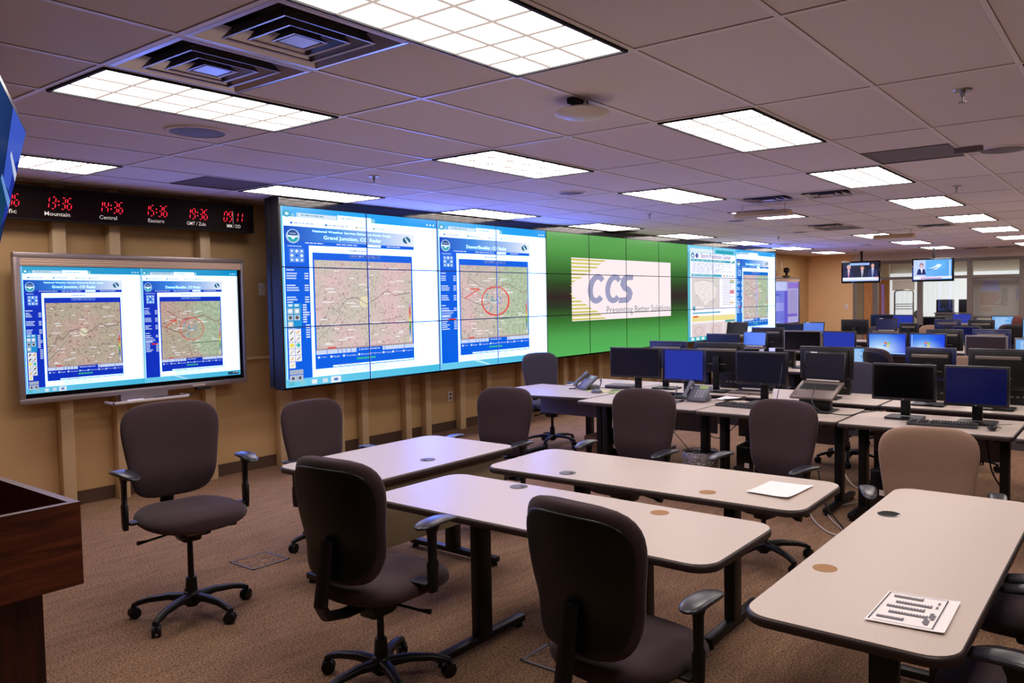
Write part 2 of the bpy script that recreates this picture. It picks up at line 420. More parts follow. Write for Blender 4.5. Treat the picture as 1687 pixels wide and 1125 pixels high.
def radar_page(c, win, town, plains, tools, mapk, base=(0, 96, 225), full=True):
    c.win = win
    W = (275, 350, 640)
    c.rect(0, 0, 1, 1, W, 0)
    c.grad(0, 0, 1, .055, (60, 170, 205), (0, 150, 205), 1)
    c.rect(0, .0, .012, .955, (120, 205, 235), 1.2)
    c.disc(.034, .04, .022, .019, (70, 165, 190), 2); c.poly([(.024, .04), (.036, .03), (.036, .05)], W, 3)
    c.rect(.036, .037, .044, .043, W, 3); c.disc(.068, .045, .009, .008, (140, 205, 220), 2)
    c.rect(.086, .03, .316, .055, (190, 222, 236), 2); c.rect(.096, .034, .312, .05, (222, 236, 246), 2.5)
    c.greek(.11, .038, .3, 1, .02, (120, 170, 190), 3)
    c.rect(.32, .026, .53, .058, W, 2); c.greek(.345, .038, .48, 1, .02, (150, 180, 190), 3); c.rect(.53, .03, .555, .055, (150, 210, 220), 2)
    c.rect(.985, .055, 1, .957, (225, 238, 248), 1.2)
    for i in range(3): c.rect(.918 + i * .024, .03, .93 + i * .024, .042, (210, 240, 250), 2)
    for i, u in enumerate((.05, .245, .43, .54)):
        c.rect(u, .082, u + .014, .094, ((70, 110, 190), (70, 110, 190), (200, 180, 40), (120, 180, 120))[i], 2)
        c.greek(u + .02, .084, u + (.17 if i < 2 else .09), 1, .02, (175, 180, 180), 2)
    # page header
    c.grad(.015, .106, .30, .205, (0, 70, 190), (60, 140, 225), 1.3); c.grad(.30, .106, .60, .19, (60, 140, 225), (170, 200, 240), 1.3); c.grad(.60, .106, .82, .185, (170, 200, 240), (240, 244, 252), 1.3)
    c.poly([(.015, .205), (.095, .205), (.11, .187), (.82, .184), (.82, .204), (.15, .21)], base, 1.8)
    c.disc(.064, .162, .038, .04, (150, 195, 235), 2); c.disc(.064, .162, .032, .034, (225, 240, 245), 2.4)
    c.disc(.064, .158, .028, .03, (20, 70, 140), 2.8, a0=PI, a1=2 * PI); c.disc(.064, .164, .029, .03, (40, 170, 170), 2.8, a0=.1, a1=PI - .1)
    c.poly([(.04, .155), (.064, .18), (.09, .155), (.064, .17)], W, 3.2); c.text('NOAA', .049, .142, .08, .151, (220, 235, 250), 3.5)
    if full: c.text('National Weather Service Enhanced Radar Image', .173, .12, .66, .136, W)
    c.text(town, .235, .149, .595, .176, W)
    c.disc(.77, .145, .027, .021, (0, 96, 130), 2); c.poly([(.755, .13), (.775, .165), (.80, .16), (.77, .125)], (225, 240, 245), 2.5); c.poly([(.762, .128), (.775, .12), (.80, .15), (.79, .16)], (30, 110, 150), 3)
    c.greek(.13, .192, .28, 1, .018, (200, 220, 250), 3); c.greek(.31, .192, .5, 1, .018, (200, 220, 250), 3); c.rect(.505, .187, .59, .2, W, 3); c.greek(.63, .19, .77, 1, .018, (200, 220, 250), 3)
    # side menu
    c.rect(.015, .205, .15, .956, base, 1.6)
    c.rect(.042, .23, .122, .306, (90, 150, 235), 2)
    for i in range(3):
        for j in range(3):
            cu, cv = .0555 + i * .0267, .2435 + j * .025
            if i == 1 and j == 1: c.rect(cu - .008, cv - .006, cu + .008, cv + .006, base, 3); continue
            c.disc(cu, cv, .0095, .0095, (250, 252, 255), 3, n=4 if (i + j) % 2 else 3)
    c.greek(.035, .214, .13, 1, .016, (180, 210, 250), 3)
    y = .345
    for blk in (1, 3, 0, 3, 0, 3, 0, 1, 2, 0, 1, 6):
        for q in range(max(1, blk)):
            if blk:
                w = random.uniform(.03, .07); c.rect(.022, y, .022 + w, y + .007, (205, 224, 250), 3)
                if blk > 1: c.rect(.12, y, .143, y + .007, (215, 230, 250), 3)
            y += .0135
        y += .006
    if town.startswith('Denver'):
        c.rect(.075, .655, .135, .667, (220, 50, 50), 3.2)
        c.greek(.022, .6, .12, 4, .0135, (205, 224, 250), 3, .5)
    else:
        for q in range(8): c.rect(.106, .54 + q * .0135, .128, .548 + q * .0135, (215, 230, 250), 3)
    # page body
    c.rect(.151, .208, .806, .955, W, 1.4)
    c.greek(.39, .225, .56, 1, .018, (120, 120, 120), 3)
    c.rect(.168, .247, .806, .911, base, 1.9)
    c.rect(.385, .25, .585, .271, (110, 150, 230), 2.2); c.rect(.388, .2525, .582, .2685, (10, 70, 190), 2.4); c.text('18:33 MDT Thu Sep 11', .395, .256, .575, .2655, (210, 225, 250), 3)
    # relief map, in strips so that the plains can be green
    n = 12; u0, u1, v0, v1 = .1775, .797, .289, .803
    R = random.Random(5)
    for i in range(n):
        for j in range(8):
            def g(a, b):
                if not plains: return 0
                t = a / n + .10 * math.sin(b * 1.3) + .05 * math.sin(b * 3.1)
                return max(0, min(1, (t - .48) * 5))
            ua, ub = u0 + (u1 - u0) * i / n, u0 + (u1 - u0) * (i + 1) / n
            va, vb = v0 + (v1 - v0) * j / 8, v0 + (v1 - v0) * (j + 1) / 8
            f = c.face([c.bm.verts.new(c.P(*q, 2.3)) for q in ((ua, va), (ub, va), (ub, vb), (ua, vb))], mapk)
            c.paint(f, [(g(i, j),) * 3 + (1,), (g(i + 1, j),) * 3 + (1,), (g(i + 1, j + 1),) * 3 + (1,), (g(i, j + 1),) * 3 + (1,)])
    def U(a): return u0 + (u1 - u0) * a
    def Vv(b): return v0 + (v1 - v0) * b
    def river(pts, col, w):
        for p, q in zip(pts, pts[1:]): c.line(U(p[0]), Vv(p[1]), U(q[0]), Vv(q[1]), w, col, 3)
    if not plains:
        river([(0, .78), (.1, .62), (.14, .5), (.2, .58), (.3, .44), (.4, .42), (.5, .5), (.6, .44), (.72, .34), (.8, .4), (.98, .37)], (128, 112, 112), .0035)
        river([(.14, .5), (.2, .3), (.26, .1)], (150, 168, 140), .003); river([(0, .9), (.16, .72), (.26, .58)], (120, 150, 120), .0035)
        river([(.62, .95), (.66, .7), (.9, .66)], (164, 140, 136), .003)
        c.disc(U(.48), Vv(.47), .035, .035, (232, 222, 186), 2.6, n=9)
    else:
        river([(.1, .16), (.3, .3), (.42, .32), (.7, .25), (.92, .38), (1, .33)], (150, 80, 80), .003)
        river([(.42, .02), (.44, .3), (.46, .5), (.44, .8), (.5, 1)], (128, 96, 92), .003)
        river([(.44, .75), (.98, .73)], (96, 112, 92), .003); river([(0, .42), (.3, .55), (.46, .5)], (128, 92, 88), .003)
        for q in range(26):
            a = R.uniform(0, 6.28); rr = R.uniform(.02, .16)
            c.disc(U(.46 + rr * math.cos(a)), Vv(.5 + rr * .9 * math.sin(a)), .008, .008, R.choice([(110, 160, 180), (130, 175, 190), (150, 180, 160)]), 2.6, n=5)
    for q in range(34):
        a, b = R.uniform(.04, .86), R.uniform(.04, .95)
        w = R.uniform(.02, .07); c.rect(U(a), Vv(b), U(a) + w, Vv(b) + .006, (244, 240, 236), 3)
    for q, cc in enumerate([(200, 150, 220), (220, 80, 90), (225, 60, 60), (235, 150, 60), (235, 225, 80), (60, 180, 70), (40, 130, 60), (70, 130, 200), (160, 180, 200), (230, 230, 230)]):
        c.rect(.776, .545 + q * .024, .786, .569 + q * .024, cc, 3.4)
    c.rect(.174, .797, .8, .806, (170, 150, 150), 3.3); c.rect(.24, .79, .29, .8, (225, 90, 90), 3.6)
    c.rect(.174, .806, .805, .83, (205, 220, 246), 2.5)
    for u in (.235, .3, .325, .35, .38, .415, .60, .735): c.rect(u, .806, u + .003, .83, base, 3)
    c.rect(.415, .806, .585, .838, base, 3.2); c.greek(.43, .814, .575, 1, .018, (200, 220, 250), 3.6)
    for i, (u, t) in enumerate(((.182, 'Topo'), (.255, 'Radar'), (.33, 'Counties'), (.425, 'Rivers'), (.495, 'Highways'), (.585, 'Cities'), (.65, 'Warnings'), (.725, 'Legend'))):
        c.rect(u, .84, u + .013, .852, (225, 236, 252), 3); c.text(t, u + .02, .841, u + .02 + .008 * len(t), .852, (190, 210, 245), 3.5)
    for i in range(9): c.rect(.418 + i * .0135, .864, .428 + i * .0135, .876, (60, 200, 130), 3)
    c.rect(.168, .9, .27, .912, base, 2.6); c.rect(.27, .898, .8, .906, W, 3)
    c.greek(.3, .896, .5, 1, .02, (190, 200, 215), 3.4)
    for q in range(5): c.greek(.3 + 0, .915 + q * .007, .7, 1, .012, (190, 190, 192), 3, .3)
    c.rect(.819, .102, .8215, .956, (170, 176, 180), 2.5)
    # task bar
    c.grad(0, .955, 1, 1, (110, 205, 235), (70, 190, 220), 3.2)
    if tools:
        c.rect(.019, .534, .098, .672, (30, 150, 210), 3.4)
        for i in range(2):
            c.rect(.026 + i * .034, .538, .05 + i * .034, .552, (210, 235, 245), 4)
            for j in range(3):
                if j == 2 and i == 1: continue
                c.rect(.022 + i * .036, .562 + j * .036, .052 + i * .036, .592 + j * .036, (190, 205, 215), 4)
                c.disc(.037 + i * .036, .577 + j * .036, .01, .011, ((250, 250, 250), (90, 90, 90), (250, 240, 220))[j], 4.5, n=6)
        for i in range(2):
            for j in range(6):
                if j == 5 and i == 1: continue
                u, v = .024 + i * .035, .677 + j * .0365
                c.rect(u, v, u + .033, v + .0345, (244, 242, 236), 4)
                ic = [(90, 90, 90), (230, 150, 60), (60, 60, 70), (150, 150, 150), (235, 225, 80), (60, 190, 190), (190, 190, 190), (80, 80, 80), (230, 160, 60), (120, 120, 130), (235, 215, 70)][(j * 2 + i) % 11]
                if j in (2,): c.disc(u + .0165, v + .017, .011, .012, ic, 4.5)
                else: c.line(u + .008, v + .026, u + .025, v + .01, .006, ic, 4.5)
        c.rect(.024, .904, .098, .93, (170, 180, 195), 4)
        for i in range(2): c.rect(.024 + i * .037, .934, .06 + i * .037, .968, (185, 195, 205), 4.2); c.disc(.042 + i * .037, .951, .009, .01, (70, 80, 100), 4.6, n=5)
        for i, u in enumerate((.034, .093, .159, .221, .285)):
            if i == 4: c.rect(u - .03, .962, u + .03, .998, (235, 240, 245), 3.6); c.disc(u, .98, .016, .01, (90, 130, 190), 4, n=5)
            else: c.rect(u - .015, .968, u + .015, .992, ((90, 190, 200), (130, 205, 215), (235, 240, 240), (210, 225, 230))[i], 3.6)
    else:
        c.poly([(.28, .958), (.32, .958), (.43, .995), (.40, .995)], (200, 238, 246), 3.8)

def storm_page(c, win):
    c.win = win; W = (250, 246, 250)
    c.rect(0, 0, 1, 1, W, 0)
    c.rect(0, 0, 1, .075, (120, 200, 205), 1); c.rect(.0, .075, .05, 1, (90, 185, 200), 1.2)
    c.rect(.05, .03, .52, .07, (225, 240, 240), 2); c.rect(.56, .03, .95, .066, (40, 165, 180), 2)
    c.disc(.1, .105, .035, .028, (40, 130, 170), 2); c.disc(.1, .108, .02, .014, (225, 240, 245), 3); c.disc(.18, .105, .03, .025, (90, 100, 170), 2)
    c.text('Storm Prediction Center', .255, .078, .885, .125, (110, 84, 84), 3)
    c.rect(.065, .14, .88, .165, (60, 165, 180), 2); c.poly([(.88, .165), (.97, .165), (.97, .13)], (50, 170, 170), 2)
    c.greek(.09, .149, .8, 1, .02, (200, 235, 240), 3)
    c.greek(.09, .18, .95, 8, .0135, (170, 176, 180), 3)
    c.rect(.07, .296, .68, .322, (60, 170, 190), 2); c.greek(.09, .304, .6, 1, .02, (215, 240, 244), 3)
    for i, cc in enumerate(((190, 150, 90), (90, 180, 120), (170, 190, 110), (220, 140, 130))): c.rect(.72 + i * .065, .3, .745 + i * .065, .318, cc, 3)
    c.rect(.075, .335, .64, .66, (222, 212, 206), 2)
    pts = [(.12, .38), (.3, .36), (.5, .38), (.58, .45), (.55, .55), (.42, .6), (.35, .64), (.25, .57), (.14, .5)]
    c.poly(pts, (240, 232, 224), 2.4)
    for p, q in zip(pts, pts[1:] + pts[:1]): c.line(*p, *q, .004, (180, 172, 168), 3)
    R = random.Random(3)
    for i in range(40): c.disc(R.uniform(.15, .56), R.uniform(.4, .6), .006, .006, R.choice([(150, 190, 120), (230, 200, 110), (200, 160, 160)]), 3, n=5)
    c.greek(.7, .35, .97, 14, .021, (196, 190, 190), 3, .4)
    for v, cc in ((.35, (225, 180, 90)), (.37, (120, 180, 110)), (.47, (210, 50, 50)), (.6, (230, 190, 80)), (.49, (210, 80, 60))): c.rect(.86, v, .96, v + .015, cc, 3.3)
    c.disc(.125, .66, .03, .025, (70, 160, 190), 3); c.rect(.14, .64, .3, .69, (246, 240, 236), 3.2)
    c.rect(.09, .7, .65, .716, (110, 180, 200), 3); c.rect(.075, .74, .98, .8, (240, 226, 150), 2); c.rect(.1, .735, .2, .755, (225, 120, 50), 3)
    c.rect(.075, .81, .98, .985, (232, 218, 214), 2)
    for u in (.08, .42, .75): c.rect(u, .83, u + .27, .975, (226, 206, 204), 3); c.ring(u + .13, .9, .08, .05, .12, (200, 170, 170), 3.4)
    c.rect(.75, .8, .98, .822, (90, 170, 170), 3.5)
    c.rect(0, .955, 1, 1, (50, 180, 190), 3.6)
    for u in (.06, .16, .26, .36): c.rect(u, .962, u + .06, .992, (225, 240, 240), 4)

def bottom_split(bm, axis, a):
    geo = bm.verts[:] + bm.edges[:] + bm.faces[:]
    n = Vector((1, 0, 0)) if axis == 0 else Vector((0, 0, 1))
    bmesh.ops.bisect_plane(bm, geom=geo, plane_co=n * a, plane_no=n, dist=1e-6)

# ------------------------------------------------------------------ SETTING
mb = MB(); mb.box(-3.2, 28, -7, WY + .1, -.1, 0, 'carpet'); struct(mb, 'floor', 'brown flecked carpet floor')
GX, GY, TX, TY = 1.5697, 2.3063, 1.2192, .6096
def gx(i): return GX + i * TX
def gy(j): return GY + j * TY
VENTS = [(.25, 1.5), (.25, .5), (5.25, 1.5), (5.25, .5), (8.25, 2.5), (9.25, .5), (15.25, 1.5), (15.25, .5)]
mb = MB()
xs = [-3.2] + [gx(i) for i in range(-3, 16)] + [FX + .06]; ysq = [-7] + [gy(j) for j in range(-15, 9)] + [WY + .05]
for xa, xb in zip(xs, xs[1:]):
    for ya, yb in zip(ysq, ysq[1:]):
        hit = [v for v in VENTS if xa < gx(v[0]) < xb and ya < gy(v[1]) < yb]
        if not hit: mb.quad([(xa, ya, CEIL + .0005), (xa, yb, CEIL + .0005), (xb, yb, CEIL + .0005), (xb, ya, CEIL + .0005)], 'tile')
        else:
            xm = (xa + xb) / 2; mb.quad([(xm, ya, CEIL + .0005), (xm, yb, CEIL + .0005), (xb, yb, CEIL + .0005), (xb, ya, CEIL + .0005)], 'tile')
mb.box(-3.2, 28, -7, WY + .1, CEIL + .3, CEIL + .35, 'hole'); mb.box(FX + .06, 28, -7, WY + .1, CEIL + .006, CEIL + .02, 'tile')
struct(mb, 'ceiling', 'white acoustic tile ceiling')
mb = MB()
for i in range(-3, 16):
    mb.box(gx(i) - .0138, gx(i) + .0138, -7, WY, CEIL - .001, CEIL + .008, 'gap')
for j in range(-15, 9):
    mb.box(-3.2, FX, gy(j) - .0138, gy(j) + .0138, CEIL - .0015, CEIL + .008, 'gap')
for i in range(-3, 16):
    mb.box(gx(i) - .012, gx(i) + .012, -7, WY, CEIL - .004, CEIL + .008, 'tbar')
for j in range(-15, 9):
    mb.box(-3.2, FX, gy(j) - .012, gy(j) + .012, CEIL - .0035, CEIL + .008, 'tbar')
struct(mb, 'trim_1', 'painted suspended ceiling grid')
mb = MB(); mb.box(-3.2, 28, WY, WY + .12, 0, CEIL, 'wall'); struct(mb, 'wall_left', 'tan painted wall behind the displays')
mb = MB(); mb.box(-3.3, -3.2, -7, WY, 0, CEIL, 'wall'); struct(mb, 'wall_back')
mb = MB(); mb.box(-3.2, 28, -7.1, -7, 0, CEIL, 'wall'); struct(mb, 'wall_right')
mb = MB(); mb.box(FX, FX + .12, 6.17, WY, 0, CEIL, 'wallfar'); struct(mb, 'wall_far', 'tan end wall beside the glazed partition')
mb = MB(); mb.box(-3.2, FX, WY - .012, WY, 0, .11, 'baseb'); mb.box(-3.2, FX, WY - .014, WY, .108, .115, 'baseb'); struct(mb, 'baseboard_left', 'brown carpet baseboard along the display wall')
mb = MB(); mb.box(FX - .012, FX, 6.17, WY - .012, 0, .11, 'baseb'); struct(mb, 'baseboard_far')
for n, (xa, xb) in enumerate(((2.78, 2.88), (3.22, 3.31), (4.03, 4.13), (4.82, 4.97), (5.52, 5.63), (5.88, 5.97), (6.54, 6.63), (6.87, 6.96), (7.48, 7.58), (8.0, 8.1), (8.72, 8.82), (9.75, 9.85), (10.05, 10.15), (10.72, 10.82), (11.6, 11.7), (12.6, 12.7), (13.7, 13.8), (14.8, 14.9), (16.4, 16.5), (18.3, 18.45))):
    mb = MB(); mb.box(xa, xb, WY - .1, WY, 0, CEIL, 'post', bev=.004)
    struct(mb, 'trim_%d' % (n + 2), 'painted vertical post on the tan wall')
mb = MB(); mb.box(4.35, 16.9, WY - .03, WY, 1.12, 1.15, 'post', bev=.004); struct(mb, 'trim_22', 'horizontal cable rail on the tan wall')

# glazed partition
struct(MB().box(FX - .03, FX + .13, -7, 6.17, 2.5, CEIL, 'hdr').box(FX - .04, FX + .14, -7, 6.17, 2.42, 2.5, 'frameg'), 'wall_partition', 'painted header above the glass partition')
struct(MB().box(FX, FX + .1, -7, 4.95, 0, .9, 'hdr').box(FX - .03, FX + .13, -7, 4.95, .9, .95, 'frameg'), 'wall_partition_low')
ys = [5.62, 4.56, 3.45, 2.36, 1.2, 0, -1.3, -2.6, -4, -5.4, -7]
for n, (ya, yb) in enumerate(zip(ys, ys[1:])):
    mb = MB()
    mb.box(FX, FX + .1, ya - .06, ya + .06, 0, 2.42, 'frameg')
    mb.box(FX - .01, FX + .11, yb + .06, ya - .06, 2.02, 2.09, 'frameg')
    z0 = .95 if n else 0.0
    mb.quad([(FX + .05, yb + .06, z0), (FX + .05, ya - .06, z0), (FX + .05, ya - .06, 2.02), (FX + .05, yb + .06, 2.02)], 'glass')
    mb.quad([(FX + .05, yb + .06, 2.09), (FX + .05, ya - .06, 2.09), (FX + .05, ya - .06, 2.42), (FX + .05, yb + .06, 2.42)], 'glass')
    struct(mb, 'window_%d' % (n + 1), 'dark framed glass bay of the end partition')
# doorway with side light between the tan end wall and the glass bays
mb = MB(); mb.box(FX, FX + .1, 6.1, 6.17, 0, 2.42, 'frameg').box(FX, FX + .1, 5.9, 5.94, 0, 2.42, 'frameg').box(FX + .02, FX + .07, 5.66, 5.9, 0, 2.42, 'oak')
mb.quad([(FX + .05, 5.94, 0), (FX + .05, 6.1, 0), (FX + .05, 6.1, 2.42), (FX + .05, 5.94, 2.42)], 'glass')
struct(mb, 'door_1', 'oak door leaf and narrow side light in the end wall')
# room beyond the glass
struct(MB().box(26.6, 26.7, -7, WY, 0, CEIL, 'hdr'), 'wall_beyond')
mb = MB()
y = 6.6
while y > -6.5:
    mb.box(26.45, 26.47, y - .075, y + .065, .95, 2.3, 'blind', mat=None); y -= .15
o = mb.build('vertical_blinds'); tag(o, 'white vertical blinds across the windows of the far room', 'blinds')
struct(MB().box(24.2, 24.26, 6.12, 6.4, 0, 2.1, 'oak').box(24.18, 24.3, 6.4, WY, 0, CEIL, 'hdr').box(24.18, 24.3, 6.12, 6.4, 2.1, CEIL, 'hdr'), 'door_2', 'wooden door of the far room')

# ------------------------------------------------------------------ CEILING FITTINGS
def troffer():
    t = thing('ceiling_light', '', 'ceiling light')
    W, D = TX - .03, TY - .03
    mb = MB()
    for a, b, c, d in ((-W / 2, W / 2, -D / 2, -D / 2 + .014), (-W / 2, W / 2, D / 2 - .014, D / 2), (-W / 2, -W / 2 + .014, -D / 2, D / 2), (W / 2 - .014, W / 2, -D / 2, D / 2)):
        mb.box(a, b, c, d, -.012, .004, 'blackm')
    mb.build('light_frame', t)
    mb = MB(); w, d = W / 2 - .014, D / 2 - .014
    mb.quad([(-w, -d, -.004), (-w, d, -.004), (w, d, -.004), (w, -d, -.004)], 'lens')
    for i in range(1, 6):
        x = -w + 2 * w * i / 6; mb.box(x - .0065, x + .0065, -d, d, -.008, -.0045, 'lensline')
    for j in range(1, 3):
        y = -d + 2 * d * j / 3; mb.box(-w, w, y - .0065, y + .0065, -.0085, -.0045, 'lensline')
    mb.build('lens', t, smooth=0)
    return t
LIGHT = troffer(); used = [False]
ROWN = {6: 'row along the video wall', 2: 'row second from the wall', -1: 'row above the front tables', -4: 'row at right edge', -7: 'row beyond right edge', -10: 'farthest right row'}
ORD = ['behind the camera', 'first', 'second', 'third', 'fourth', 'fifth', 'sixth', 'seventh', 'eighth']
def put_light(x, y, label, group):
    if not used[0]:
        LIGHT.location = (x, y, CEIL); LIGHT['label'] = label; LIGHT['group'] = group; used[0] = True
    else: clone(LIGHT, (x, y, CEIL), 0, label, group)
for j in (6, 2, -1, -4, -7):
    k = 1
    for i in range(0, 16, 2):
        if (i, j) in ((8, 2), (0, -7), (2, -7), (4, -7)): continue
        if i == -2: lab = 'lit ceiling panel in the %s, behind the camera' % ROWN[j]
        else: lab = 'lit ceiling panel, %s from the near end of the %s' % (ORD[k], ROWN[j]); k += 1
        put_light(gx(i + .5), gy(j + .5), lab, 'recessed ceiling lights')
for n, (x, y) in enumerate(((22.2, 5.2), (22.2, 3.0), (22.2, .8), (24.6, 4.2), (24.6, 2.0), (24.6, -.2))):
    put_light(x, y, 'ceiling light in the room beyond the glass, %s row' % ('first' if x < 23 else 'second'), 'lights beyond the glass' if x < 23 else 'lights far beyond the glass')

def diffuser():
    t = thing('air_diffuser', '', 'air vent')
    h = TY / 2 - .014
    mb = MB()
    def ringq(a, za, b, zb, k):
        for s in range(4):
            c, sn = [(1, 0), (0, 1), (-1, 0), (0, -1)][s]
            def R(x, y, z): return (x * c - y * sn, x * sn + y * c, z)
            mb.quad([R(a, -a, za), R(a, a, za), R(b, b, zb), R(b, -b, zb)], k)
    ringq(h, -.004, h - .02, -.006, 'vane'); ringq(h - .02, -.006, h - .06, .055, 'vane')
    mb.build('outer_frame', t, smooth=0)
    mb = MB(); mb.box(-h + .0, h - .0, -h + .0, h - .0, .12, .125, 'hole'); ringq(h - .06, .055, h - .055, .12, 'hole'); mb.build('air_gap', t)
    for a, b, z in ((.2, .165, -.012), (.135, .105, -.014), (.075, .03, -.016)):
        mb = MB(); ringq(a, z, b, z + .05, 'vane'); ringq(a, z, a - .012, z + .002, 'vane')
        if a < .1: mb.box(-.055, .055, -.055, .055, z + .002, z + .008, 'vane')
        mb.build('vane', t, smooth=0)
    return t
DIF = diffuser(); first = True
for i, j, lab in ((.25, 1.5, 'square ceiling air vent touching the end of the nearest lit panel'), (.25, .5, 'square ceiling air vent beside the largest light panel at top'),
                  (5.25, 1.5, 'left of the paired ceiling vents in the middle distance'), (5.25, .5, 'right of the paired ceiling vents in the middle distance'),
                  (8.25, 2.5, 'ceiling vent next to the small grey return grille'), (9.25, .5, 'ceiling vent behind the fifth row of light panels'),
                  (15.25, 1.5, 'left of the two ceiling vents near the end partition'), (15.25, .5, 'right of the two ceiling vents near the end partition')):
    loc = (min(gx(i), FX - .4), gy(j), CEIL)
    if first: DIF.location = loc; DIF['label'] = lab; first = False
    else: clone(DIF, loc, 0, lab)
def grille(i0, i1, j0, j1, k, label):
    t = thing('return_grille', label, 'ceiling grille', (gx((i0 + i1) / 2), gy((j0 + j1) / 2), CEIL))
    w, d = (i1 - i0) * TX / 2 - .014, (j1 - j0) * TY / 2 - .014
    mb = MB(); mb.box(-w, w, -d, d, -.001, .004, k); mb.build('grille_plate', t)
    mb = MB()
    for a, b, c, e in ((-w, w, -d, -d + .015), (-w, w, d - .015, d), (-w, -w + .015, -d, d), (w - .015, w, -d, d)): mb.box(a, b, c, e, -.006, .0, k)
    mb.build('grille_frame', t)
    return t
grille(3.5, 4, -2, -1, 'grille', 'plain grey return grille beside the lit panels over the front tables')
grille(1.5, 2, 6, 7, 'grilleb', 'shade-browned return grille above the world clock')
grille(8.5, 9, 2, 3, 'grille', 'grey return grille next to a ceiling vent, far ceiling')
grille(7.1, 7.35, 6.6, 7, 'hole', 'small black ceiling opening just above the video wall')
for x, y, lab in ((gx(5.62), gy(1.9), 'beige air deflector hanging under the paired ceiling vents'), (gx(9.6), gy(1.6), 'pale air deflector under the distant ceiling vent')):
    mb = MB(); mb.prism([(-.05, 0), (.05, 0), (.11, -.05), (.11, -.06), (-.11, -.06), (-.11, -.05)], -.3, .3, 'post', mat=Matrix.Rotation(PI / 2, 4, 'X'))
    mb.box(-.004, .004, -.25, -.24, -.02, .07, 'white'); mb.box(-.004, .004, .24, .25, -.02, .07, 'white')
    o = mb.build('air_deflector', loc=(x, y, CEIL - .07)); tag(o, lab, 'air deflector')
def speaker(x, y, lab, r=.13):
    t = thing('ceiling_speaker', lab, 'ceiling speaker', (x, y, CEIL))
    MB().lathe([(r + .025, 0), (r + .022, -.008), (r, -.01), (r, -.002)], 'tile', seg=32).build('speaker_rim', t)
    MB().lathe([(r, -.006), (r * .7, -.012), (.01, -.014)], 'grille', seg=32).build('speaker_grille', t)
    return t
for x, y, lab in ((2.5, 4.47, 'round ceiling speaker beneath the nearest lit panel'), (6.15, 4.44, 'round ceiling speaker above the green part of the video wall'),
                  (9.93, 4.46, 'small round ceiling speaker above the storm page'), (12.5, 4.53, 'round ceiling speaker left of the far vents'),
                  (15.3, 5.85, 'distant round ceiling speaker by the display wall'), (16.76, 4.7, 'distant round ceiling speaker above the hanging televisions'),
                  (6.33, .84, 'large round ceiling speaker near the right edge')): speaker(x, y, lab, .15 if x < 3 or y < 1 else .12)
MB().box(-.1, .1, -.02, .02, -.03, 0, 'post', bev=.004)
o = MB().box(-.018, .018, -.09, .09, -.04, 0, 'grille', bev=.005).build('ceiling_bracket', loc=(6.08, 1.02, CEIL)); tag(o, 'small grey bracket on the ceiling beside the large round speaker', 'bracket')
t = thing('wireless_access_point', 'white disc wireless access point hanging under the ceiling with blue light', 'access point', (3.33, 2.33, CEIL))
MB().lathe([(.02, 0), (.03, -.035), (.085, -.04), (.1, -.052), (.135, -.058), (.14, -.068), (.1, -.085), (.02, -.09)], 'white', seg=36).build('housing', t)
MB().lathe([(.006, -.088), (.006, -.0925)], 'lcdc', seg=10).build('status_light', t)
MB().box(-.09, .03, -.02, .03, -.03, 0, 'blackm', bev=.004).build('mount', t)
def sprinkler(x, y, lab):
    t = thing('fire_sprinkler', lab, 'sprinkler', (x, y, CEIL))
    MB().lathe([(.045, 0), (.042, -.006), (.02, -.008)], 'alu').build('escutcheon', t)
    MB().lathe([(.012, -.006), (.012, -.03), (.006, -.034), (.005, -.055), (.02, -.058), (.02, -.062)], 'alu', seg=12).build('nozzle', t)
for x, y, lab in ((4.36, .76, 'chrome fire sprinkler nearest the camera, upper right'), (4.27, 5.03, 'fire sprinkler above the left end of the video wall'),
                  (8.36, 4.88, 'fire sprinkler above the centre of the video wall'), (13.27, 5.19, 'fire sprinkler above the far end of the video wall'),
                  (8.22, 1.48, 'fire sprinkler between the lit panels at right'), (18.4, 5.4, 'farthest fire sprinkler above the first hanging television')): sprinkler(x, y, lab)

# ------------------------------------------------------------------ VIDEO WALL
PW, PH = 1.018, .57394
VX, VY, VZ = 4.469, 6.60, 2.6012
c = Canvas(12 * PW, 3 * PH)
radar_page(c, (0, 0, 1 / 6, 1), 'Grand Junction, CO Radar', False, True, 'mapA')
radar_page(c, (1 / 6, 0, 1 / 3, 1), 'Denver/Boulder, CO Radar', True, False, 'mapB', full=False)
# hand drawn marks
RD = (235, 60, 50)
c.win = (1 / 6, 0, 1 / 3, 1)
c.ring(.485, .542, .13, .108, .06, RD, 6); c.ring(.482, .538, .125, .104, .045, RD, 6.2)
c.line(.213, .518, .34, .454, .006, RD, 6); c.line(.34, .454, .256, .454, .006, RD, 6.1); c.line(.34, .454, .329, .508, .006, RD, 6.2)
# green quarter with a dark blurred band behind the white card
c.win = (1 / 3, 0, 2 / 3, 1)
GR = [(0, (92, 160, 72)), (.12, (84, 152, 62)), (.3, (52, 104, 34)), (.42, (40, 60, 22)), (.52, (44, 26, 22)), (.6, (38, 52, 22)), (.72, (52, 110, 36)), (.85, (78, 158, 66)), (1, (84, 172, 74))]
for (a, ca), (b, cb) in zip(GR, GR[1:]):
    c.grad(0, a, .5, b, ca, cb, 1, vert=True); c.grad(.5, a, 1, b, ca, cb, 1, vert=True)
c.rect(.141, .196, .849, .72, (254, 238, 236), 2)
y = .2
for i, uu in enumerate((.36, .33, .31, .27, .24, .21, .17, .15)):
    for s in (0, 1):
        v = .205 + i * .03 if not s else .70 - i * .03
        c.poly([(.141, v), (uu, v), (uu - .02, v + .014), (.141, v + .014)] if not s else [(.141, v), (uu - .02, v), (uu, v + .014), (.141, v + .014)], (206, 200, 92), 3)
GC = (158, 158, 188)
